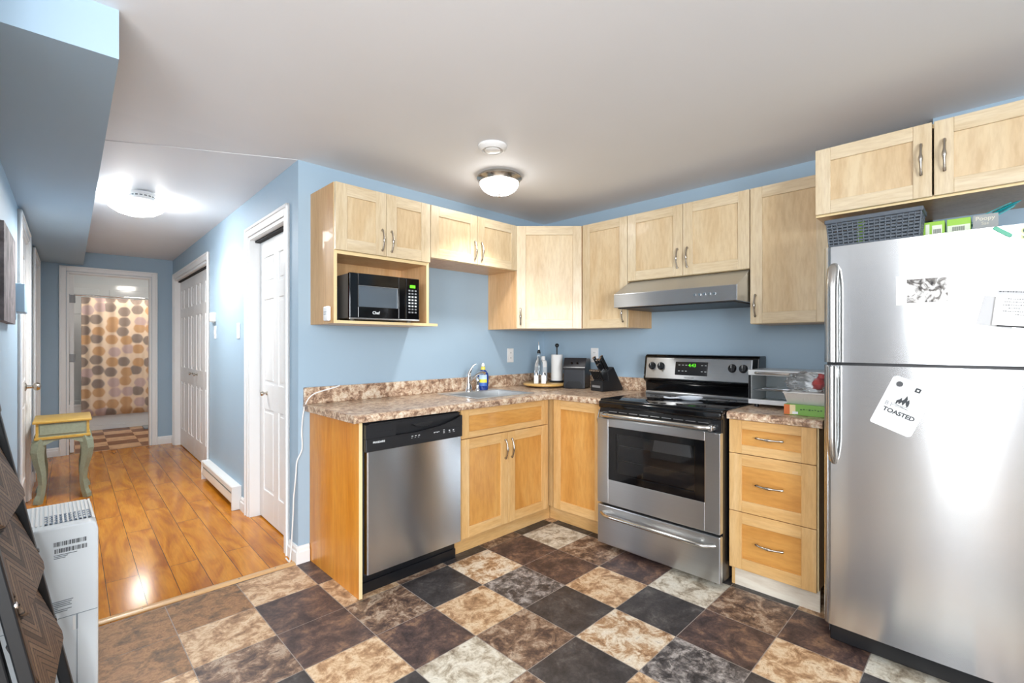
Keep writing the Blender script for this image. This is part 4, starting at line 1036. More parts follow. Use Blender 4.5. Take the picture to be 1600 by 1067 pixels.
for z in (0.33, 0.575, 0.82):
    tr = bpy.data.objects.new('tread', None); COL.objects.link(tr)
    bpy.data.objects.remove(tr)
    m = MB()
    m.prism([(0.0, LY0 + 0.02), (0.185, LY0 + 0.02), (0.20, LY0 + 0.045), (0.20, LY1 - 0.045), (0.185, LY1 - 0.02), (0.0, LY1 - 0.02)], 'z', -0.006, 0.006, 0.002)
    t = m.build('tread', 'herring', c)
    # hung almost parallel to the rails, lower edge outward
    t.matrix_local = LX @ Matrix.Translation(Vector((-0.004, 0, z + 0.17))) @ Matrix.Rotation(R(80), 4, 'Y')
    m = MB(); m.box((0.004, LY0 + 0.024, -0.013), (0.185, LY1 - 0.024, -0.0065)); m.build('tread_frame', 'blackmet', t)

# white cord along the counter end
cr = MB(); pts = [(-1.89, -0.028, 1.012), (-1.93, -0.026, 1.000), (-2.0, -0.024, 0.985), (-2.05, -0.022, 0.968), (-2.085, -0.020, 0.93), (-2.103, -0.016, 0.86), (-2.110, -0.012, 0.76), (-2.108, -0.012, 0.66)]
for u in range(1, 9):
    k = u / 8; z = 0.66 - 0.55 * k; q_ = HW(-0.012 - 0.016 * min(1, k * 2), -0.012 + 0.04 * k * k, z); pts.append((q_.x + 0.012 * (1 - k) * 0.5, q_.y, z))
q_ = HW(-0.032, 0.03, 0.012); pts.append((q_.x, q_.y, 0.05)); pts.append((q_.x - 0.006, q_.y, 0.012)); q_ = HW(-0.035, 0.10, 0.008); pts.append((q_.x, q_.y, 0.0085))
def smooth_pts(p, n=5):
    P = [Vector(a) for a in p]; out = []
    for i in range(len(P) - 1):
        a, b, c_, d = P[max(i - 1, 0)], P[i], P[i + 1], P[min(i + 2, len(P) - 1)]
        for k in range(n):
            t = k / n; out.append(0.5 * ((2 * b) + (c_ - a) * t + (2 * a - 5 * b + 4 * c_ - d) * t * t + (3 * b - a - 3 * c_ + d) * t ** 3))
    out.append(P[-1]); return out
cr.tube(smooth_pts(pts), 0.004, 8)
tag(cr.build('power_cord', 'white'), 'white power cord hanging down the wall at the left end of the countertop', 'cord')

# ------------------------------------------------------------------ outlets
def outlet(label, loc, rz):
    c = thing('wall_outlet', label, 'outlet', loc, rz)
    MB().box((-0.036, -0.006, -0.058), (0.036, -0.0005, 0.058), 0.003).build('plate', 'white', c)
    m = MB(); m.box((-0.017, -0.0085, 0.006), (0.017, -0.005, 0.036), 0.002); m.box((-0.017, -0.0085, -0.036), (0.017, -0.005, -0.006), 0.002); s_ = m.build('socket', 'white', c)
    m = MB()
    for z in (0.021, -0.021): m.box((-0.007, -0.0088, z - 0.004), (-0.005, -0.008, z + 0.005)); m.box((0.005, -0.0088, z - 0.004), (0.007, -0.008, z + 0.005))
    m.build('slot', 'dark', s_)
    return c
outlet('white wall outlet on the back wall right of the faucet', (-0.417, 0, 1.168), 0)
outlet('white wall outlet on the right wall above the knife block', (0, -0.553, 1.172), R(-90))

# ------------------------------------------------------------------ microwave niche
c = thing('microwave', 'black countertop microwave in the open niche of the wall cabinet', 'microwave', (-1.985, -0.345, 1.3925), R(-2.0))
MW, MD, MH = 0.437, 0.31, 0.262
m = MB(); m.box((0.004, 0.012, 0.014), (MW - 0.004, MD, MH - 0.002), 0.004)
for fx in (0.04, MW - 0.04):
    for fy in (0.05, MD - 0.05): m.cyl((fx, fy, 0.0), (fx, fy, 0.016), 0.014, seg=14)
m.build('case', plain('microwave_case_grey', '#5d5a55', 0.4), c)
m = MB(); m.box((0.345, -0.010, 0.016), (MW, 0.013, MH), 0.005); cp = m.build('control_panel', 'blackg', c)
m = MB(); m.box((0, -0.010, 0.016), (0.050, 0.013, MH), 0.004); m.box((0.296, -0.010, 0.016), (0.344, 0.013, MH), 0.004); m.box((0.049, -0.010, 0.016), (0.297, 0.013, 0.078), 0.003); m.box((0.049, -0.010, 0.196), (0.297, 0.013, MH), 0.003)
dr = m.build('door', 'blackg', c)
M['mwglass'] = plain('microwave_window', '#5c666f', 0.12, 0.2)
m = MB(); m.box((0.05, -0.006, 0.078), (0.296, -0.002, 0.196)); win = m.build('window', 'mwglass', dr)
m = MB(); m.box((0.050, -0.0095, 0.193), (0.296, -0.005, 0.196)); m.box((0.050, -0.0095, 0.078), (0.0525, -0.005, 0.196)); m.box((0.290, -0.0095, 0.078), (0.2925, -0.005, 0.196)); m.build('window_rim', 'steelx', dr)
text('Chef', 0.022, 'print', dr, (0.155, -0.0104, 0.046), (R(90), 0, 0), 'brand_lettering', bold=0.0005)
m = MB(); m.box((0.372, -0.0112, 0.205), (0.408, -0.0095, 0.222)); m.build('display', 'green_led', cp)
M['keyw'] = plain('key_white', '#cfd2d3', 0.5); M['keyg'] = plain('key_grey', '#84878a', 0.5)
m = MB()
for r_ in range(8):
    m.mi = 0 if 2 <= r_ <= 5 else 1
    for k in range(3): m.box((0.362 + k * 0.021, -0.0112, 0.184 - r_ * 0.0185), (0.375 + k * 0.021, -0.0095, 0.193 - r_ * 0.0185), 0.001)
m.build('key', ['keyw', 'keyg'], cp)
m = MB(); m.box((0.0, -0.0105, 0.008), (MW, 0.013, 0.016), 0.002); m.build('lower_trim', 'steelx', c)
m = MB(); m.box((0.0, 0, 0), (0.010, 0.20, 0.20)); tag(m.build('booklet', plain('booklet_pink', '#c98a8f', 0.6), loc=(-2.030, -0.245, 1.3925)), 'thin pinkish booklet stored left of the microwave', 'booklet')
m = MB(); m.box((0.0, 0, 0), (0.008, 0.17, 0.185)); tag(m.build('folder', plain('folder_black', '#1f1f22', 0.5), loc=(-2.008, -0.25, 1.3925)), 'black folder wedged against the left side of the microwave', 'folder')
c = thing('plug_in_freshener', 'small white box stuck low on the outer side of the microwave cabinet', 'air freshener', (-2.0545, -0.25, 1.385))
MB().box((-0.022, -0.035, 0.004), (-0.0005, 0.025, 0.085), 0.008, 3).build('case', 'white', c)
m = MB(); m.box((-0.0235, -0.02, 0.05), (-0.021, 0.012, 0.056)); m.box((-0.0235, -0.02, 0.038), (-0.021, 0.012, 0.044)); m.build('vent_slit', plain('slit_grey', '#b9bcbd', 0.5), c)

# ------------------------------------------------------------------ counter corner
c = thing('dish_soap_bottle', 'blue dish soap bottle with yellow label by the faucet', 'soap bottle', (-0.826, -0.128, CT + 0.0052), R(-40))
sq = Matrix.Diagonal((1.0, 0.58, 1.0, 1.0))
M['soapb'] = plain('soap_blue', '#173a86', 0.12); M['soapb'].node_tree.nodes['Principled BSDF'].inputs['Coat Weight'].default_value = 0.5
MB(sq).lathe([(0, 0), (0.034, 0), (0.038, 0.006), (0.041, 0.05), (0.042, 0.10), (0.038, 0.122), (0.026, 0.140), (0.015, 0.150), (0, 0.151)], seg=32).build('body', 'soapb', c)
sq2 = Matrix.Diagonal((1.0, 0.60, 1.0, 1.0))
def labelpart(nm, z0, z1, col, r=0.0418):
    m = MB(sq2); m.tube([], 0.0) if False else None
    t = []; n = 14
    for k in range(n + 1): a = R(229 + 82 * k / n); t.append((r * math.cos(a), r * math.sin(a)))
    for k in range(n): m.poly([(t[k][0], t[k][1], z0), (t[k + 1][0], t[k + 1][1], z0), (t[k + 1][0], t[k + 1][1], z1), (t[k][0], t[k][1], z1)])
    return m.build(nm, plain(nm + '_colour', col, 0.4), c)
labelpart('label_blue', 0.03, 0.055, '#3566b8'); labelpart('label_yellow', 0.055, 0.080, '#e3dc4a'); labelpart('label_white', 0.080, 0.114, '#bcd4e6', 0.0424)
MB(sq).lathe([(0.016, 0.148), (0.017, 0.16), (0.014, 0.172), (0.010, 0.176), (0, 0.176)], seg=20).build('collar', plain('soap_yellow', '#d9cf57', 0.35), c)
MB().lathe([(0.010, 0.174), (0.013, 0.178), (0.011, 0.19), (0.006, 0.20), (0, 0.202)], seg=18).build('cap', 'white', c)

LS = (-0.262, -0.245, CT)
M['bamboo'] = maple('bamboo_board', ['#c79a52', '#d9b068', '#e2bd7c'], (6, 1, 6))
c = thing('lazy_susan', 'round bamboo turntable in the counter corner', 'turntable', LS)
MB().lathe([(0, 0.014), (0.170, 0.014), (0.176, 0.020), (0.176, 0.030), (0.170, 0.034), (0, 0.034)], seg=56).build('plate', 'bamboo', c)
MB().lathe([(0, 0.0008), (0.10, 0.0008), (0.10, 0.014), (0, 0.014)], seg=36).build('base', plain('turntable_base', '#5f4426', 0.5), c)
LZ = CT + 0.0345
c = thing('oil_bottle', 'clear glass oil bottle with a metal pourer on the turntable', 'bottle', (-0.300, -0.215, LZ))
MB().lathe([(0, 0.0), (0.032, 0.0), (0.034, 0.006), (0.034, 0.14), (0.030, 0.165), (0.018, 0.19), (0.0145, 0.21), (0.0145, 0.235), (0.017, 0.24), (0.0, 0.24)], seg=28).build('body', 'glass', c)
MB().lathe([(0.013, 0.238), (0.015, 0.245), (0.011, 0.262), (0.006, 0.266), (0, 0.266)], seg=16).build('stopper', 'black', c)
m = MB(); m.tube([(0, 0, 0.262), (0, 0, 0.29), (-0.002, 0, 0.318), (-0.006, 0, 0.33)], [0.0042, 0.0038, 0.0034, 0.003], 10); m.build('pour_spout', 'chrome', c)
c = thing('spray_bottle', 'plain white bottle behind the glass oil bottle on the turntable', 'bottle', (-0.205, -0.178, LZ))
MB().lathe([(0, 0), (0.030, 0), (0.033, 0.005), (0.033, 0.15), (0.029, 0.172), (0.015, 0.182), (0, 0.183)], seg=28).build('body', 'white', c)
MB().lathe([(0.016, 0.181), (0.0165, 0.208), (0.014, 0.212), (0, 0.212)], seg=20).build('cap', 'white', c)
m = MB(); m.lathe([(0.0334, 0.03), (0.0336, 0.032), (0.0336, 0.12), (0.0334, 0.122)], seg=28); m.build('label', plain('bottle_label_grey', '#cdd5da', 0.5), c)
for (sx, sy), lab, col in (((-0.395, -0.272), 'glass shaker with white contents, left of the two on the turntable', '#dfe0db'), ((-0.352, -0.312), 'glass shaker with white contents, right of the two on the turntable', '#f2f3f2')):
    c = thing('shaker', lab, 'shaker', (sx, sy, LZ), 0, 'shakers on the turntable')
    MB().box((-0.018, -0.018, 0), (0.018, 0.018, 0.066), 0.004, 3, xf=Matrix.Rotation(R(45), 4, 'Z')).build('jar', plain('shaker_' + col[1:], col, 0.15), c)
    MB().lathe([(0.017, 0.065), (0.0175, 0.082), (0.014, 0.087), (0, 0.088)], seg=20).build('lid', 'chrome', c)
c = thing('paper_towel_holder', 'black paper towel stand with a ball finial on the turntable', 'paper towel holder', (-0.155, -0.285, LZ))
MB().lathe([(0, 0), (0.062, 0), (0.064, 0.006), (0.060, 0.012), (0, 0.013)], seg=36).build('base', 'blackm', c)
m = MB(); m.cyl((0, 0, 0.012), (0, 0, 0.292), 0.0062, seg=14); m.build('post', 'blackm', c)
MB().lathe([(0, 0.284), (0.009, 0.286), (0.0165, 0.297), (0.0165, 0.306), (0.010, 0.316), (0, 0.318)], seg=20).build('finial', 'black', c)
def towel():
    a = N('paper_towel'); f = a.noise(a.coords((1, 1, 1)), 240, 2); a.set(Base_Color=lin('#f1f1ef'), Roughness=0.9); a.bump(f, 0.3, 0.001); return a.m
M['towel'] = towel()
c = tag(MB().lathe([(0.021, 0), (0.047, 0), (0.047, 0.212), (0.021, 0.212), (0.021, 0)], seg=40).build('paper_towel_roll', 'towel', loc=(-0.155, -0.285, LZ + 0.0135)), 'white paper towel roll on the black stand', 'paper towel')

# black hooded countertop appliance
M['appblack'] = plain('matte_black_plastic', '#22252b', 0.36)
c = thing('bread_bin', 'black plastic box with a sloped hood left of the knife block', 'kitchen appliance', (-0.135, -0.478, CT + 0.0006), R(-66))
m = MB(); m.prism([(-0.105, 0.0), (0.105, 0.0), (0.105, 0.16), (0.102, 0.215), (0.085, 0.232), (-0.055, 0.232), (-0.100, 0.165), (-0.105, 0.155)], 'x', -0.086, 0.086, 0.008, 3)
m.build('body', 'appblack', c)
m = MB(); m.prism([(-0.108, 0.145), (-0.113, 0.16), (-0.109, 0.168), (-0.061, 0.238), (-0.05, 0.239), (-0.052, 0.231), (-0.10, 0.158)], 'x', -0.089, 0.089, 0.003, 2)
m.build('hood', plain('hood_black', '#2e3035', 0.28), c)
m = MB(); m.prism([(-0.070, 0.0), (0.070, 0.0), (0.070, 0.03), (0.045, 0.058), (-0.045, 0.058), (-0.070, 0.03)], 'y', -0.1075, -0.10, 0.001); m.build('lower_recess', 'black', c)
for k in range(2):
    m = MB(); m.lathe([(0, 0), (0.008, 0), (0.007, 0.006), (0, 0.007)], seg=14, xf=Matrix.Translation(Vector((-0.02 + 0.045 * k, -0.0945, 0.196))) @ Matrix.Rotation(R(52), 4, 'X')); m.build('button', 'blackg', c)

# knife block with its knives
KB = Matrix.Translation(Vector((-0.185, -0.775, CT + 0.0006))) @ Matrix.Rotation(R(-102), 4, 'Z')
c = thing('knife_block', 'black slanted knife block on the counter left of the stove', 'knife block', (-0.185, -0.775, CT + 0.0006), R(-102))
# local: -y toward the room; slots face up and toward the room
m = MB(); m.prism([(-0.085, 0.0), (0.120, 0.0), (0.125, 0.020), (0.028, 0.178), (-0.030, 0.145), (-0.022, 0.078), (-0.085, 0.07)], 'x', -0.062, 0.062, 0.003, 2); m.build('block', 'blackm', c)
m = MB(); m.box((-0.044, -0.0868, 0.026), (0.040, -0.085, 0.042)); m.build('name_plate', 'steelx', c)
m = MB(); m.prism([(0.112, 0.0415), (0.1135, 0.0425), (0.044, 0.1545), (0.0425, 0.1535)], 'x', 0.018, 0.030); m.build('metal_strip', 'steelx', c)
def knife(lab, x, y, z, ang, L, r, grp):
    k = thing('knife', lab, 'knife', KB @ Vector((x, y, z)), R(-102), grp)
    X = Matrix.Rotation(R(-ang), 4, 'X') @ Matrix.Rotation(0, 4, 'Z')
    X = Matrix.Rotation(R(ang), 4, 'X')
    m = MB(X); m.box((-r * 0.55, -r, 0.010), (r * 0.55, r, L), 0.003, 2); m.build('handle', 'black', k)
    m = MB(X); m.box((-r * 0.7, -r * 1.1, L - 0.002), (r * 0.7, r * 1.1, L + 0.008), 0.002); m.build('end_cap', 'chrome', k)
    m = MB(X); m.box((-r * 0.5, -r * 0.95, -0.003), (r * 0.5, r * 0.95, 0.011), 0.001); m.build('bolster', 'chrome', k)
    m = MB(X); m.box((-0.0009, -r * 0.9, -0.05), (0.0009, r * 0.9, 0.0)); m.build('blade', 'steel', k)
for k in range(6):
    knife('small steak knife in the lower row of the black knife block', -0.044 + k * 0.0176, -0.058, 0.076, 30, 0.086, 0.008, 'steak knives in the lower row of the knife block')
for k, (x, y, z, L, lab) in enumerate(((-0.040, -0.012, 0.155, 0.105, 'long knife at the left of the upper row of the knife block'), (-0.012, -0.014, 0.154, 0.088, 'knife second from the left in the upper row of the knife block'),
        (0.014, -0.012, 0.155, 0.090, 'knife third from the left in the upper row of the knife block'), (0.040, -0.010, 0.156, 0.115, 'long knife at the right of the upper row of the knife block'), (0.001, -0.034, 0.143, 0.06, 'short knife in front in the upper row of the knife block'))):
    knife(lab, x, y, z, 33, L, 0.0115, 'large knives in the upper row of the knife block')

# spoon rest on the cooktop
M['ceramic'] = plain('ceramic_blue_white', '#d9dfe8', 0.12)
c = thing('spoon_rest', 'white and blue ceramic spoon rest on the black cooktop', 'spoon rest', (-0.385, -1.525, 0.9232), R(28))
m = MB(Matrix.Diagonal((0.8, 1.25, 1, 1))); m.lathe([(0, 0), (0.035, 0), (0.052, 0.010), (0.060, 0.022), (0.057, 0.022), (0.048, 0.012), (0.03, 0.005), (0, 0.005)], seg=36); m.build('bowl', 'ceramic', c)
m = MB(); m.tube([(0, 0.055, 0.014), (0, 0.085, 0.012), (0, 0.115, 0.010), (0, 0.145, 0.013), (0, 0.155, 0.015)], [0.024, 0.016, 0.015, 0.019, 0.010], 12, flat=0.3); m.build('handle', 'ceramic', c)

# ------------------------------------------------------------------ right counter: toaster oven, pan, packages
OW, OD, OH = 0.40, 0.26, 0.205
loc, rz = on_b(-1.852, -0.362)
c = thing('toaster_oven', 'silver toaster oven with a see-through glass door on the short countertop', 'toaster oven', (loc[0], loc[1], CT + 0.0006), rz)
M['tin'] = plain('light_metal', '#d9dcde', 0.3, 0.35); M['tinw'] = plain('oven_liner', '#d2dce0', 0.4, 0.0)
m = MB(); m.box((0, 0.004, 0.018), (0.006, OD, OH)); m.box((OW - 0.006, 0.004, 0.018), (OW, OD, OH)); m.box((0.006, 0.004, OH - 0.006), (OW - 0.006, OD, OH)); m.box((0.006, 0.004, 0.018), (OW - 0.006, OD, 0.024)); 
m.build('case', 'tin', c)
m = MB(); m.box((0.006, OD - 0.006, 0.024), (OW - 0.006, OD, OH - 0.006)); m.box((0.0065, 0.01, 0.0245), (0.01, OD - 0.007, OH - 0.007)); m.box((OW - 0.11, 0.01, 0.0245), (OW - 0.106, OD - 0.007, OH - 0.007)); m.box((0.01, 0.01, 0.0245), (OW - 0.11, OD - 0.007, 0.028)); m.build('liner', 'tinw', c)
m = MB(); m.box((0, -0.016, 0.018), (OW, 0.004, 0.044), 0.003); m.box((0, -0.016, 0.176), (OW, 0.004, OH), 0.003); m.box((0, -0.010, 0.04), (0.016, 0.004, 0.18)); m.box((OW - 0.11, -0.010, 0.04), (OW, 0.004, 0.18))
dd = m.build('front_frame', 'tin', c)
m = MB(); m.box((0.001, -0.012, 0.040), (0.0145, -0.0101, 0.18)); m.build('door_seal', 'black', dd)
m = MB(); m.box((0.016, -0.004, 0.044), (OW - 0.11, -0.001, 0.176)); m.build('door_glass', 'glass', c)
m = MB(); m.tube([(0.04, -0.012, 0.19), (0.045, -0.034, 0.19), (0.06, -0.038, 0.19), (0.25, -0.038, 0.19), (0.265, -0.034, 0.19), (0.27, -0.012, 0.19)], 0.007, 10); m.build('handle', 'steelh', c)
m = MB()
for y in [0.03 + 0.022 * k for k in range(10)]: m.cyl((0.012, y, 0.092), (OW - 0.112, y, 0.092), 0.0016, seg=6)
m.cyl((0.012, 0.03, 0.092), (0.012, 0.228, 0.092), 0.0022, seg=6); m.cyl((OW - 0.112, 0.03, 0.092), (OW - 0.112, 0.228, 0.092), 0.0022, seg=6); m.box((0.05, 0.05, 0.094), (0.25, 0.2, 0.104), 0.003); m.build('rack', 'chrome', c)
for z in (0.07, 0.125): m = MB(); m.cyl((OW - 0.055, -0.010, z), (OW - 0.055, -0.026, z), 0.016, seg=18); m.build('dial', 'black', c)
for x_ in (0.03, OW - 0.03):
    for y in (0.03, OD - 0.03): m = MB(); m.cyl((x_, y, 0), (x_, y, 0.019), 0.012, seg=12); m.build('foot', 'black', c)
c = thing('green_food_box', 'flat green food package lying on the short countertop beside the refrigerator', 'food package', (-0.480, -2.175, CT + 0.0006), R(-90))
m = MB(); m.box((-0.095, -0.07, 0), (0.085, 0.07, 0.052), 0.002); m.build('carton', plain('carton_green', '#78a84c', 0.4), c)
m = MB(); m.box((-0.0955, -0.0708, 0.002), (-0.070, -0.05, 0.050)); m.mi = 1; m.box((-0.070, -0.0707, 0.004), (-0.045, -0.05, 0.050)); m.mi = 2; m.box((-0.058, -0.0712, 0.006), (-0.034, -0.05, 0.018)); m.build('carton_print', [plain('carton_orange', '#d2703a', 0.4), plain('carton_cream', '#e9d8a8', 0.4), plain('carton_white', '#e6ecef', 0.4)], c)
text('Asparagus', 0.022, plain('carton_ink', '#2f5a2b', 0.5), c, (0.015, -0.0712, 0.030), (R(90), 0, 0), 'package_lettering') if False else None
m = MB()
for k in range(8): m.box((-0.025 + 0.012 * k, -0.0708, 0.026 + 0.002 * (k % 3)), (-0.017 + 0.012 * k, -0.0699, 0.032 + 0.002 * (k % 2)))
m.build('carton_lettering', plain('carton_ink', '#41662e', 0.5), c)
c = thing('foil_pan', 'aluminium foil loaf pan stacked on the green food package', 'foil pan', (-0.472, -2.172, CT + 0.0535), R(-90))
def foil():
    a = N('aluminium_foil'); f = a.noise(a.coords((140, 140, 8)), 1.0, 2); a.set(Base_Color=lin('#d5d6d6'), Metallic=0.55, Roughness=0.33); a.bump(f, 0.5, 0.004); return a.m
M['foil'] = foil()
def frustum(m, x0, x1, y0, y1, z0, z1, grow):
    lo = [(x0, y0, z0), (x1, y0, z0), (x1, y1, z0), (x0, y1, z0)]; hi = [(x0 - grow, y0 - grow, z1), (x1 + grow, y0 - grow, z1), (x1 + grow, y1 + grow, z1), (x0 - grow, y1 + grow, z1)]
    for k in range(4): m.poly([lo[k], lo[(k + 1) % 4], hi[(k + 1) % 4], hi[k]])
    m.poly(lo[::-1]); return hi
m = MB(); hi = frustum(m, -0.082, 0.075, -0.055, 0.055, 0, 0.055, 0.016); m.build('pan', 'foil', c)
m = MB(); rim = [Vector(h) for h in hi] + [Vector(hi[0])]; m.tube(rim, 0.0042, 8); m.build('rim', 'foil', c)
def film():
    a = N('clear_plastic_film'); f = a.noise(a.coords((1, 1, 1)), 28, 3, 0.6, 2)
    a.set(Base_Color=lin('#f6f8f9'), Roughness=0.12, IOR=1.15); a.b.inputs['Transmission Weight'].default_value = 0.93; a.bump(f, 0.6, 0.006); return a.m
M['film'] = film()
c = thing('snack_bag', 'crinkled clear plastic bag with red contents on top of the foil pan', 'plastic bag', (-0.470, -2.165, CT + 0.1135), R(-90))
bm = bmesh.new(); bmesh.ops.create_icosphere(bm, subdivisions=4, radius=1.0)
for v in bm.verts:
    n_ = 1 + 0.10 * math.sin(9 * v.co.x + 3 * v.co.z) * math.sin(7 * v.co.y + 2) + 0.06 * math.sin(17 * v.co.z + 5 * v.co.x)
    v.co = Vector((v.co.x * 0.098 * n_, v.co.y * 0.055 * n_, max(0.0, 0.046 + v.co.z * 0.052 * n_)))
for f in bm.faces: f.smooth = True
m = MB(); me = bpy.data.meshes.new('t'); bm.to_mesh(me); bm.free(); m.bm.from_mesh(me); m.build('bag', 'film', c)
m = MB(); 
for (x_, y_, z_, r_) in ((0.045, -0.01, 0.040, 0.028), (0.055, 0.015, 0.068, 0.022), (0.035, 0.02, 0.034, 0.022)): m.lathe([(0, -r_), (r_ * 0.7, -r_ * 0.7), (r_, 0), (r_ * 0.7, r_ * 0.7), (0, r_)], (x_, y_, z_), 16)
m.build('contents', plain('red_contents', '#c0242a', 0.3), c)

# ------------------------------------------------------------------ on top of the refrigerator
FT = 1.6655
M['bask'] = plain('dark_blue_grey_plastic', '#4a535d', 0.4)
c = thing('woven_basket', 'dark grey woven plastic basket on top of the refrigerator', 'basket', (-0.742, -2.298, FT), R(-90))
bw, bd, bh = 0.315, 0.13, 0.135
m = MB(); m.box((0.012, 0.008, 0), (bw - 0.012, bd - 0.008, 0.004)); m.build('bottom', 'bask', c)
m = MB(); nx = 17
def lean(z): return 0.010 * (1 - z / bh)
for r_ in range(9):
    z = 0.006 + r_ * 0.0128; o_ = lean(z)
    for k in range(nx):
        x0 = o_ + (bw - 2 * o_) * k / nx; x1 = o_ + (bw - 2 * o_) * (k + 1) / nx; b = 0.0025 if (k + r_) % 2 else -0.0015
        m.box((x0 + 0.001, o_ - b, z), (x1 - 0.001, o_ - b + 0.003, z + 0.0085), 0.001, 1); m.box((x0 + 0.001, bd - o_ + b - 0.003, z), (x1 - 0.001, bd - o_ + b, z + 0.0085))
    for k in range(7):
        y0 = o_ + (bd - 2 * o_) * k / 7; y1 = o_ + (bd - 2 * o_) * (k + 1) / 7; b = 0.0025 if (k + r_) % 2 else -0.0015
        m.box((o_ - b, y0 + 0.001, z), (o_ - b + 0.003, y1 - 0.001, z + 0.0085)); m.box((bw - o_ + b - 0.003, y0 + 0.001, z), (bw - o_ + b, y1 - 0.001, z + 0.0085))
m.build('weave', 'bask', c)
m = MB()
for k in range(nx + 1):
    u = k / nx; m.tube([(0.010 + (bw - 0.02) * u, 0.0105, 0.002), (bw * u * 0.999, 0.001, bh - 0.01)], 0.0022, 6); m.tube([(0.010 + (bw - 0.02) * u, bd - 0.0105, 0.002), (bw * u * 0.999, bd - 0.001, bh - 0.01)], 0.0022, 6)
for k in range(8):
    u = k / 7; m.tube([(0.0105, 0.010 + (bd - 0.02) * u, 0.002), (0.001, bd * u, bh - 0.01)], 0.0022, 6); m.tube([(bw - 0.0105, 0.010 + (bd - 0.02) * u, 0.002), (bw - 0.001, bd * u, bh - 0.01)], 0.0022, 6)
m.build('upright', 'bask', c)
m = MB(); m.box((-0.006, -0.006, bh - 0.018), (bw + 0.006, 0.004, bh), 0.003); m.box((-0.006, bd - 0.004, bh - 0.018), (bw + 0.006, bd + 0.006, bh), 0.003); m.box((-0.006, 0.004, bh - 0.018), (0.004, bd - 0.004, bh), 0.003); m.box((bw - 0.004, 0.004, bh - 0.018), (bw + 0.006, bd - 0.004, bh), 0.003); m.build('rim', 'bask', c)
M['lime'] = plain('lime_green', '#94c832', 0.4)
tag(MB().box((0, 0, 0), (0.05, 0.02, 0.128), 0.002).build('lime_packet', 'lime', loc=(-0.70, -2.42, FT + 0.0045)), 'lime green packet peeking above the rim of the basket', 'packet')
for k, (y, w_, lab) in enumerate(((-2.604, 0.068, 'lime green box nearest the basket on the refrigerator'), (-2.678, 0.069, 'pale and lime green box between the green and grey boxes on the refrigerator'))):
    c = thing('green_box', lab, 'box', (-0.60, y, FT), R(-90), 'green boxes on the refrigerator')
    MB().box((0, 0, 0), (w_, 0.09, 0.094), 0.0015).build('carton', 'lime', c)
    m = MB()
    if k == 0: m.box((0.030, -0.0008, 0.0), (0.060, 0.001, 0.078)); m.box((0.010, -0.0008, 0.0), (0.022, 0.001, 0.085))
    else: m.box((0.002, -0.0008, 0.0), (w_ - 0.002, 0.001, 0.068))
    lb = m.build('label', plain('label_pale_%d' % k, '#dfe8cf' if k else '#e6ead8', 0.5), c)
    m = MB(); x_ = 0.034 if k == 0 else 0.016
    while x_ < (0.056 if k == 0 else 0.052): m.box((x_, -0.0013, 0.045), (x_ + 0.0014, 0.0, 0.062)); x_ += 0.0026
    m.build('barcode', 'ink', lb)
c = thing('grey_box', 'grey box with pale lettering on the refrigerator in front of the teal scoop', 'box', (-0.60, -2.752, FT), R(-90))
MB().box((0, 0, 0), (0.070, 0.06, 0.096), 0.0015).build('carton', plain('carton_grey', '#9c9f9d', 0.5), c)
M['goldprint'] = plain('pale_gold_print', '#d8d4c2', 0.5)
text('Poopy', 0.021, 'goldprint', c, (0.034, -0.0008, 0.080), (R(90), 0, 0), 'box_lettering', bold=0.0004); text('Sac', 0.016, 'goldprint', c, (0.034, -0.0008, 0.061), (R(90), 0, 0), 'box_lettering')
M['teal'] = plain('teal_plastic', '#1f9aa0', 0.22)
c = thing('teal_scoop', 'translucent teal leaf-shaped plastic scoop sticking up behind the grey box', 'scoop', (-0.50, -2.712, FT), R(-90))
m = MB(); X = Matrix.Rotation(R(62), 4, 'Y')
m = MB(X); m.tube([(0, 0, 0.0), (0, 0, 0.04), (0, 0, 0.09), (0, 0, 0.14), (0, 0, 0.175), (0, 0, 0.195)], [0.008, 0.016, 0.028, 0.032, 0.022, 0.004], 14, flat=0.22)
bl_ = m.build('blade', 'teal', c); bl_.location = (0.0, 0.0, 0.058)
m = MB(X)
for k in (-0.011, 0.0, 0.011): m.tube([(k * 0.6, -0.006, 0.03), (k * 1.2, -0.009, 0.10), (k * 0.8, -0.006, 0.17)], 0.002, 6)
rb = m.build('rib', plain('teal_light', '#57bfc2', 0.25), c); rb.location = (0.0, 0.0, 0.058)
m = MB(); m.box((-0.02, -0.012, 0), (0.02, 0.02, 0.066), 0.004); m.build('base', 'teal', c)

# ------------------------------------------------------------------ magnets and papers on the refrigerator doors
# local frame of the doors: x to the right, y into the door, door face at about y = -0.074
FRX = Matrix.Translation(Vector((-0.752, -2.302, 0))) @ Matrix.Rotation(R(-90), 4, 'Z')
def face_y(x): return -0.068 - 0.006 * math.sin(PI * max(0.0, min(1.0, (x - 0.03) / (FW - 0.06)))) - 0.0006
def on_fridge(name, label, cat, x, z, tilt=0.0):
    c = thing(name, label, cat, FRX @ Vector((x, face_y(x) - 0.0004, z)))
    c.rotation_euler = (Matrix.Rotation(R(-90), 4, 'Z') @ Matrix.Rotation(R(tilt), 4, 'Y')).to_euler()
    return c
c = on_fridge('photo_print', 'black and white photo print with a wide white border on the freezer door', 'photo', 0.324, 1.468)
M['paper'] = plain('white_paper', '#e4e4e2', 0.8)
MB().box((-0.081, -0.0012, -0.056), (0.081, 0, 0.056)).build('paper', 'paper', c)
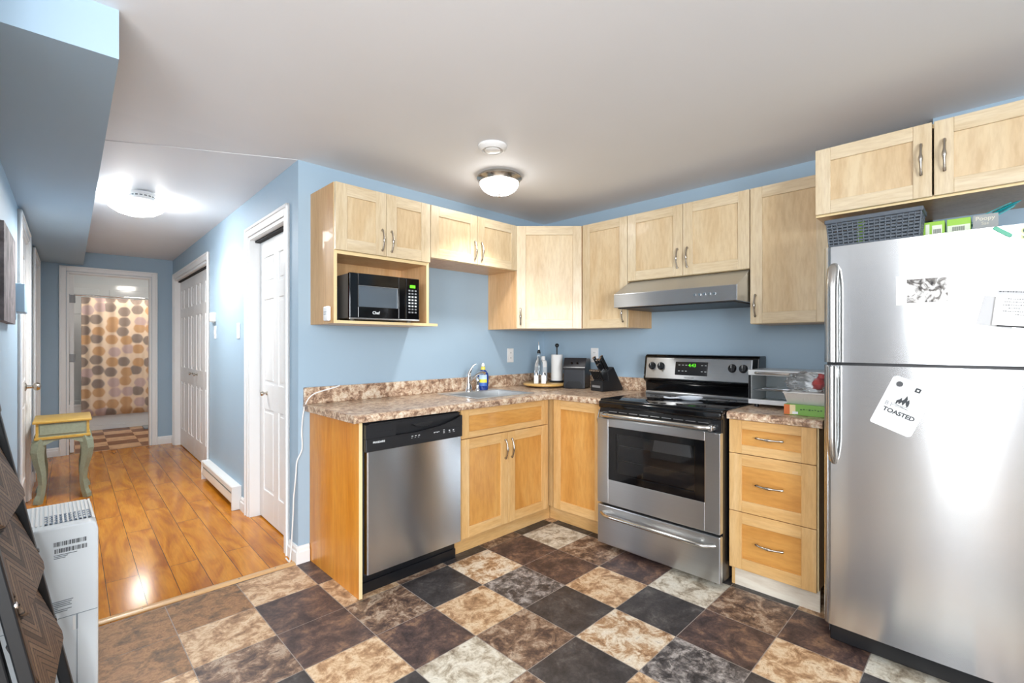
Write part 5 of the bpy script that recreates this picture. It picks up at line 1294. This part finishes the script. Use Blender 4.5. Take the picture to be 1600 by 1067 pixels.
def photo():
    a = N('photo_image'); v = a.coords((1, 1, 1)); f = a.noise(v, 22, 4, 0.6, 1.6); a.set(Base_Color=a.ramp(f, [(0.36, '#2c2a2c'), (0.46, '#77736f'), (0.54, '#d7d6d4'), (0.7, '#dcdcdc')]), Roughness=0.6); return a.m
M['photo'] = photo()
MB().box((-0.049, -0.0016, -0.048), (0.066, -0.0011, 0.040)).build('image', 'photo', c)
c = on_fridge('bar_magnet', 'green bar magnet near the top of the freezer door', 'magnet', 0.528, 1.648, 41)
MB().prism([(0.030 * math.cos(a) * 0.22 + (0.022 if math.cos(a) > 0 else -0.022), 0.0065 * math.sin(a)) for a in [2 * PI * k / 24 + 0.01 for k in range(24)]], 'y', -0.007, 0.0, 0.0015).build('bar', plain('magnet_green', '#2a9a78', 0.25), c)
c = on_fridge('letter_magnet', 'green and cream letter S magnet at the right edge of the freezer door', 'magnet', 0.583, 1.634)
text('S', 0.052, plain('magnet_cream', '#dfe9a9', 0.4), c, (0, -0.0012, 0), (R(90), 0, 0), 'letter_back', bold=0.0028, depth=0.001)
text('S', 0.050, plain('magnet_dark_green', '#2f5a34', 0.4), c, (0.001, -0.0032, 0), (R(90), 0, 0), 'letter', bold=-0.0006, depth=0.001)
c = on_fridge('grey_sheet', 'grey sheet of paper tucked behind the notepad on the freezer door', 'paper', 0.510, 1.378, 12)
MB().box((-0.038, -0.001, -0.054), (0.052, 0, 0.050)).build('paper', plain('grey_paper', '#c4c5c6', 0.5), c)
c = on_fridge('notepad', 'white notepad with handwriting held on the freezer door', 'notepad', 0.560, 1.385, 6)
m = MB(); m.box((-0.052, -0.0075, -0.060), (0.060, -0.0022, 0.058)); pad = m.build('pages', 'paper', c)
MB().box((-0.050, -0.0082, 0.044), (0.058, -0.0074, 0.062)).build('header_strip', plain('pad_grey', '#c9cacb', 0.5), c)
m = MB(); m.box((-0.040, -0.0081, -0.064), (0.060, -0.004, -0.0605)); m.build('pen', 'dark', c)
m = MB()
for r_, (x0, x1) in enumerate(((-0.03, 0.012), (-0.03, 0.02), (-0.032, 0.016), (-0.018, 0.008), (-0.03, 0.024), (0.0, 0.018))):
    x_ = x0
    while x_ < x1: w_ = rnd.uniform(0.002, 0.005); m.box((x_, -0.0079, 0.030 - r_ * 0.0105 - 0.0006), (x_ + w_, -0.0074, 0.030 - r_ * 0.0105 + rnd.uniform(0.0004, 0.0022))); x_ += w_ + rnd.uniform(0.001, 0.003)
m.build('handwriting', plain('pen_ink', '#5e6166', 0.6), c)
m = MB(); x_ = -0.046
while x_ < 0.05: w_ = rnd.uniform(0.002, 0.006); m.box((x_, -0.0086, 0.053), (x_ + w_, -0.0081, 0.0558)); x_ += w_ + 0.002
m.build('header_lettering', 'ink', c)
# printed zip bag
c = on_fridge('printed_bag', 'white zip bag reading TOASTED with a campfire drawing stuck on the refrigerator door', 'bag', 0.258, 1.025, 22.5)
M['bagw'] = plain('white_bag_film', '#eef0f0', 0.3)
def rr(w, h, r, n=5):
    P = []
    for (cx, cz, a0) in ((w - r, h - r, 0), (-w + r, h - r, 90), (-w + r, -h + r, 180), (w - r, -h + r, 270)):
        for k in range(n + 1): a = R(a0 + 90 * k / n); P.append((cx + r * math.cos(a), cz + r * math.sin(a)))
    return P
m = MB(); m.prism(rr(0.065, 0.100, 0.008), 'y', -0.0016, 0, smooth=False); m.prism([(p[0] + 0.005, p[1] + 0.004) for p in rr(0.065, 0.100, 0.008)], 'y', -0.0042, -0.0017); m.build('bag', 'bagw', c)
m = MB(); m.box((-0.052, -0.0050, 0.064), (0.062, -0.0041, 0.0665)); m.box((-0.052, -0.0048, 0.060), (0.062, -0.0041, 0.0615)); m.build('zip_seal', 'white', c)
YF = -0.0046
text('TOASTED', 0.0225, 'ink', c, (0.004, YF, -0.030), (R(90), 0, 0), 'bag_lettering', bold=0.0007, sx=1.02)
M['fade'] = plain('faded_ink', '#a9abae', 0.6)
text('B', 0.022, 'fade', c, (-0.044, YF, -0.006), (R(90), 0, 0), 'faded_lettering', bold=0.0004); text('I', 0.022, 'fade', c, (-0.030, YF, -0.006), (R(90), 0, 0), 'faded_lettering', bold=0.0004)
m = MB()
m.prism([(-0.020, 0.004), (-0.021, 0.016), (-0.013, 0.025), (-0.010, 0.033), (-0.006, 0.022), (-0.002, 0.028), (0.002, 0.046), (0.008, 0.034), (0.008, 0.026), (0.013, 0.034), (0.018, 0.022), (0.019, 0.010), (0.016, 0.003), (0.010, 0.012), (0.006, 0.020), (0.004, 0.010), (0.001, 0.004), (-0.004, 0.016), (-0.008, 0.008), (-0.010, 0.004), (-0.014, 0.012), (-0.017, 0.003)], 'y', YF - 0.0004, YF + 0.0002)
m.build('flame_drawing', 'ink', c)
m = MB()
for (a, b) in (((-0.028, -0.004), (0.022, 0.004)), ((-0.026, 0.004), (0.024, -0.006)), ((-0.016, -0.006), (0.018, -0.003))): m.tube([(a[0], YF, a[1]), (b[0], YF, b[1])], 0.0022, 6, flat=0.3)
m.build('log_drawing', plain('grey_ink', '#777b80', 0.6), c)
m = MB()
for s_ in (-1, 1): m.tube([(s_ * 0.022, YF, 0.020), (s_ * 0.030, YF, 0.030), (s_ * 0.040, YF, 0.026), (s_ * 0.036, YF, 0.018), (s_ * 0.024, YF, 0.014)], 0.0009, 6, flat=0.4)
m.build('leaf_drawing', 'fade', c)
for (x_, z_, w_, lab, nm) in ((-0.036, 0.078, 0.0105, 'round dark magnet holding the left corner of the printed bag', 'round_magnet'), (0.022, 0.078, 0.008, 'small dark square magnet holding the right side of the printed bag', 'square_magnet')):
    p_ = FRX @ (Matrix.Translation(Vector((0.258, face_y(0.258) - 0.0004, 1.025))) @ Matrix.Rotation(R(22.5), 4, 'Y') @ Vector((x_, -0.0046, z_)))
    k = thing(nm, lab, 'magnet', p_); k.rotation_euler = (Matrix.Rotation(R(-90), 4, 'Z') @ Matrix.Rotation(R(22.5), 4, 'Y')).to_euler()
    if nm[0] == 'r':
        m = MB(); m.cyl((0, 0, 0), (0, -0.005, 0), w_, seg=10, smooth=False); m.build('disc', plain('magnet_dark_grey', '#4b4d50', 0.4), k)
    else:
        m = MB(); m.box((-w_, -0.004, -w_), (w_, 0, w_), 0.001); m.build('plate', 'ink', k); m = MB(); m.box((-w_ * 0.4, -0.0046, -w_ * 0.4), (w_ * 0.4, -0.0038, w_ * 0.4)); m.build('inset', 'paper', k)
bpy.context.view_layer.update()
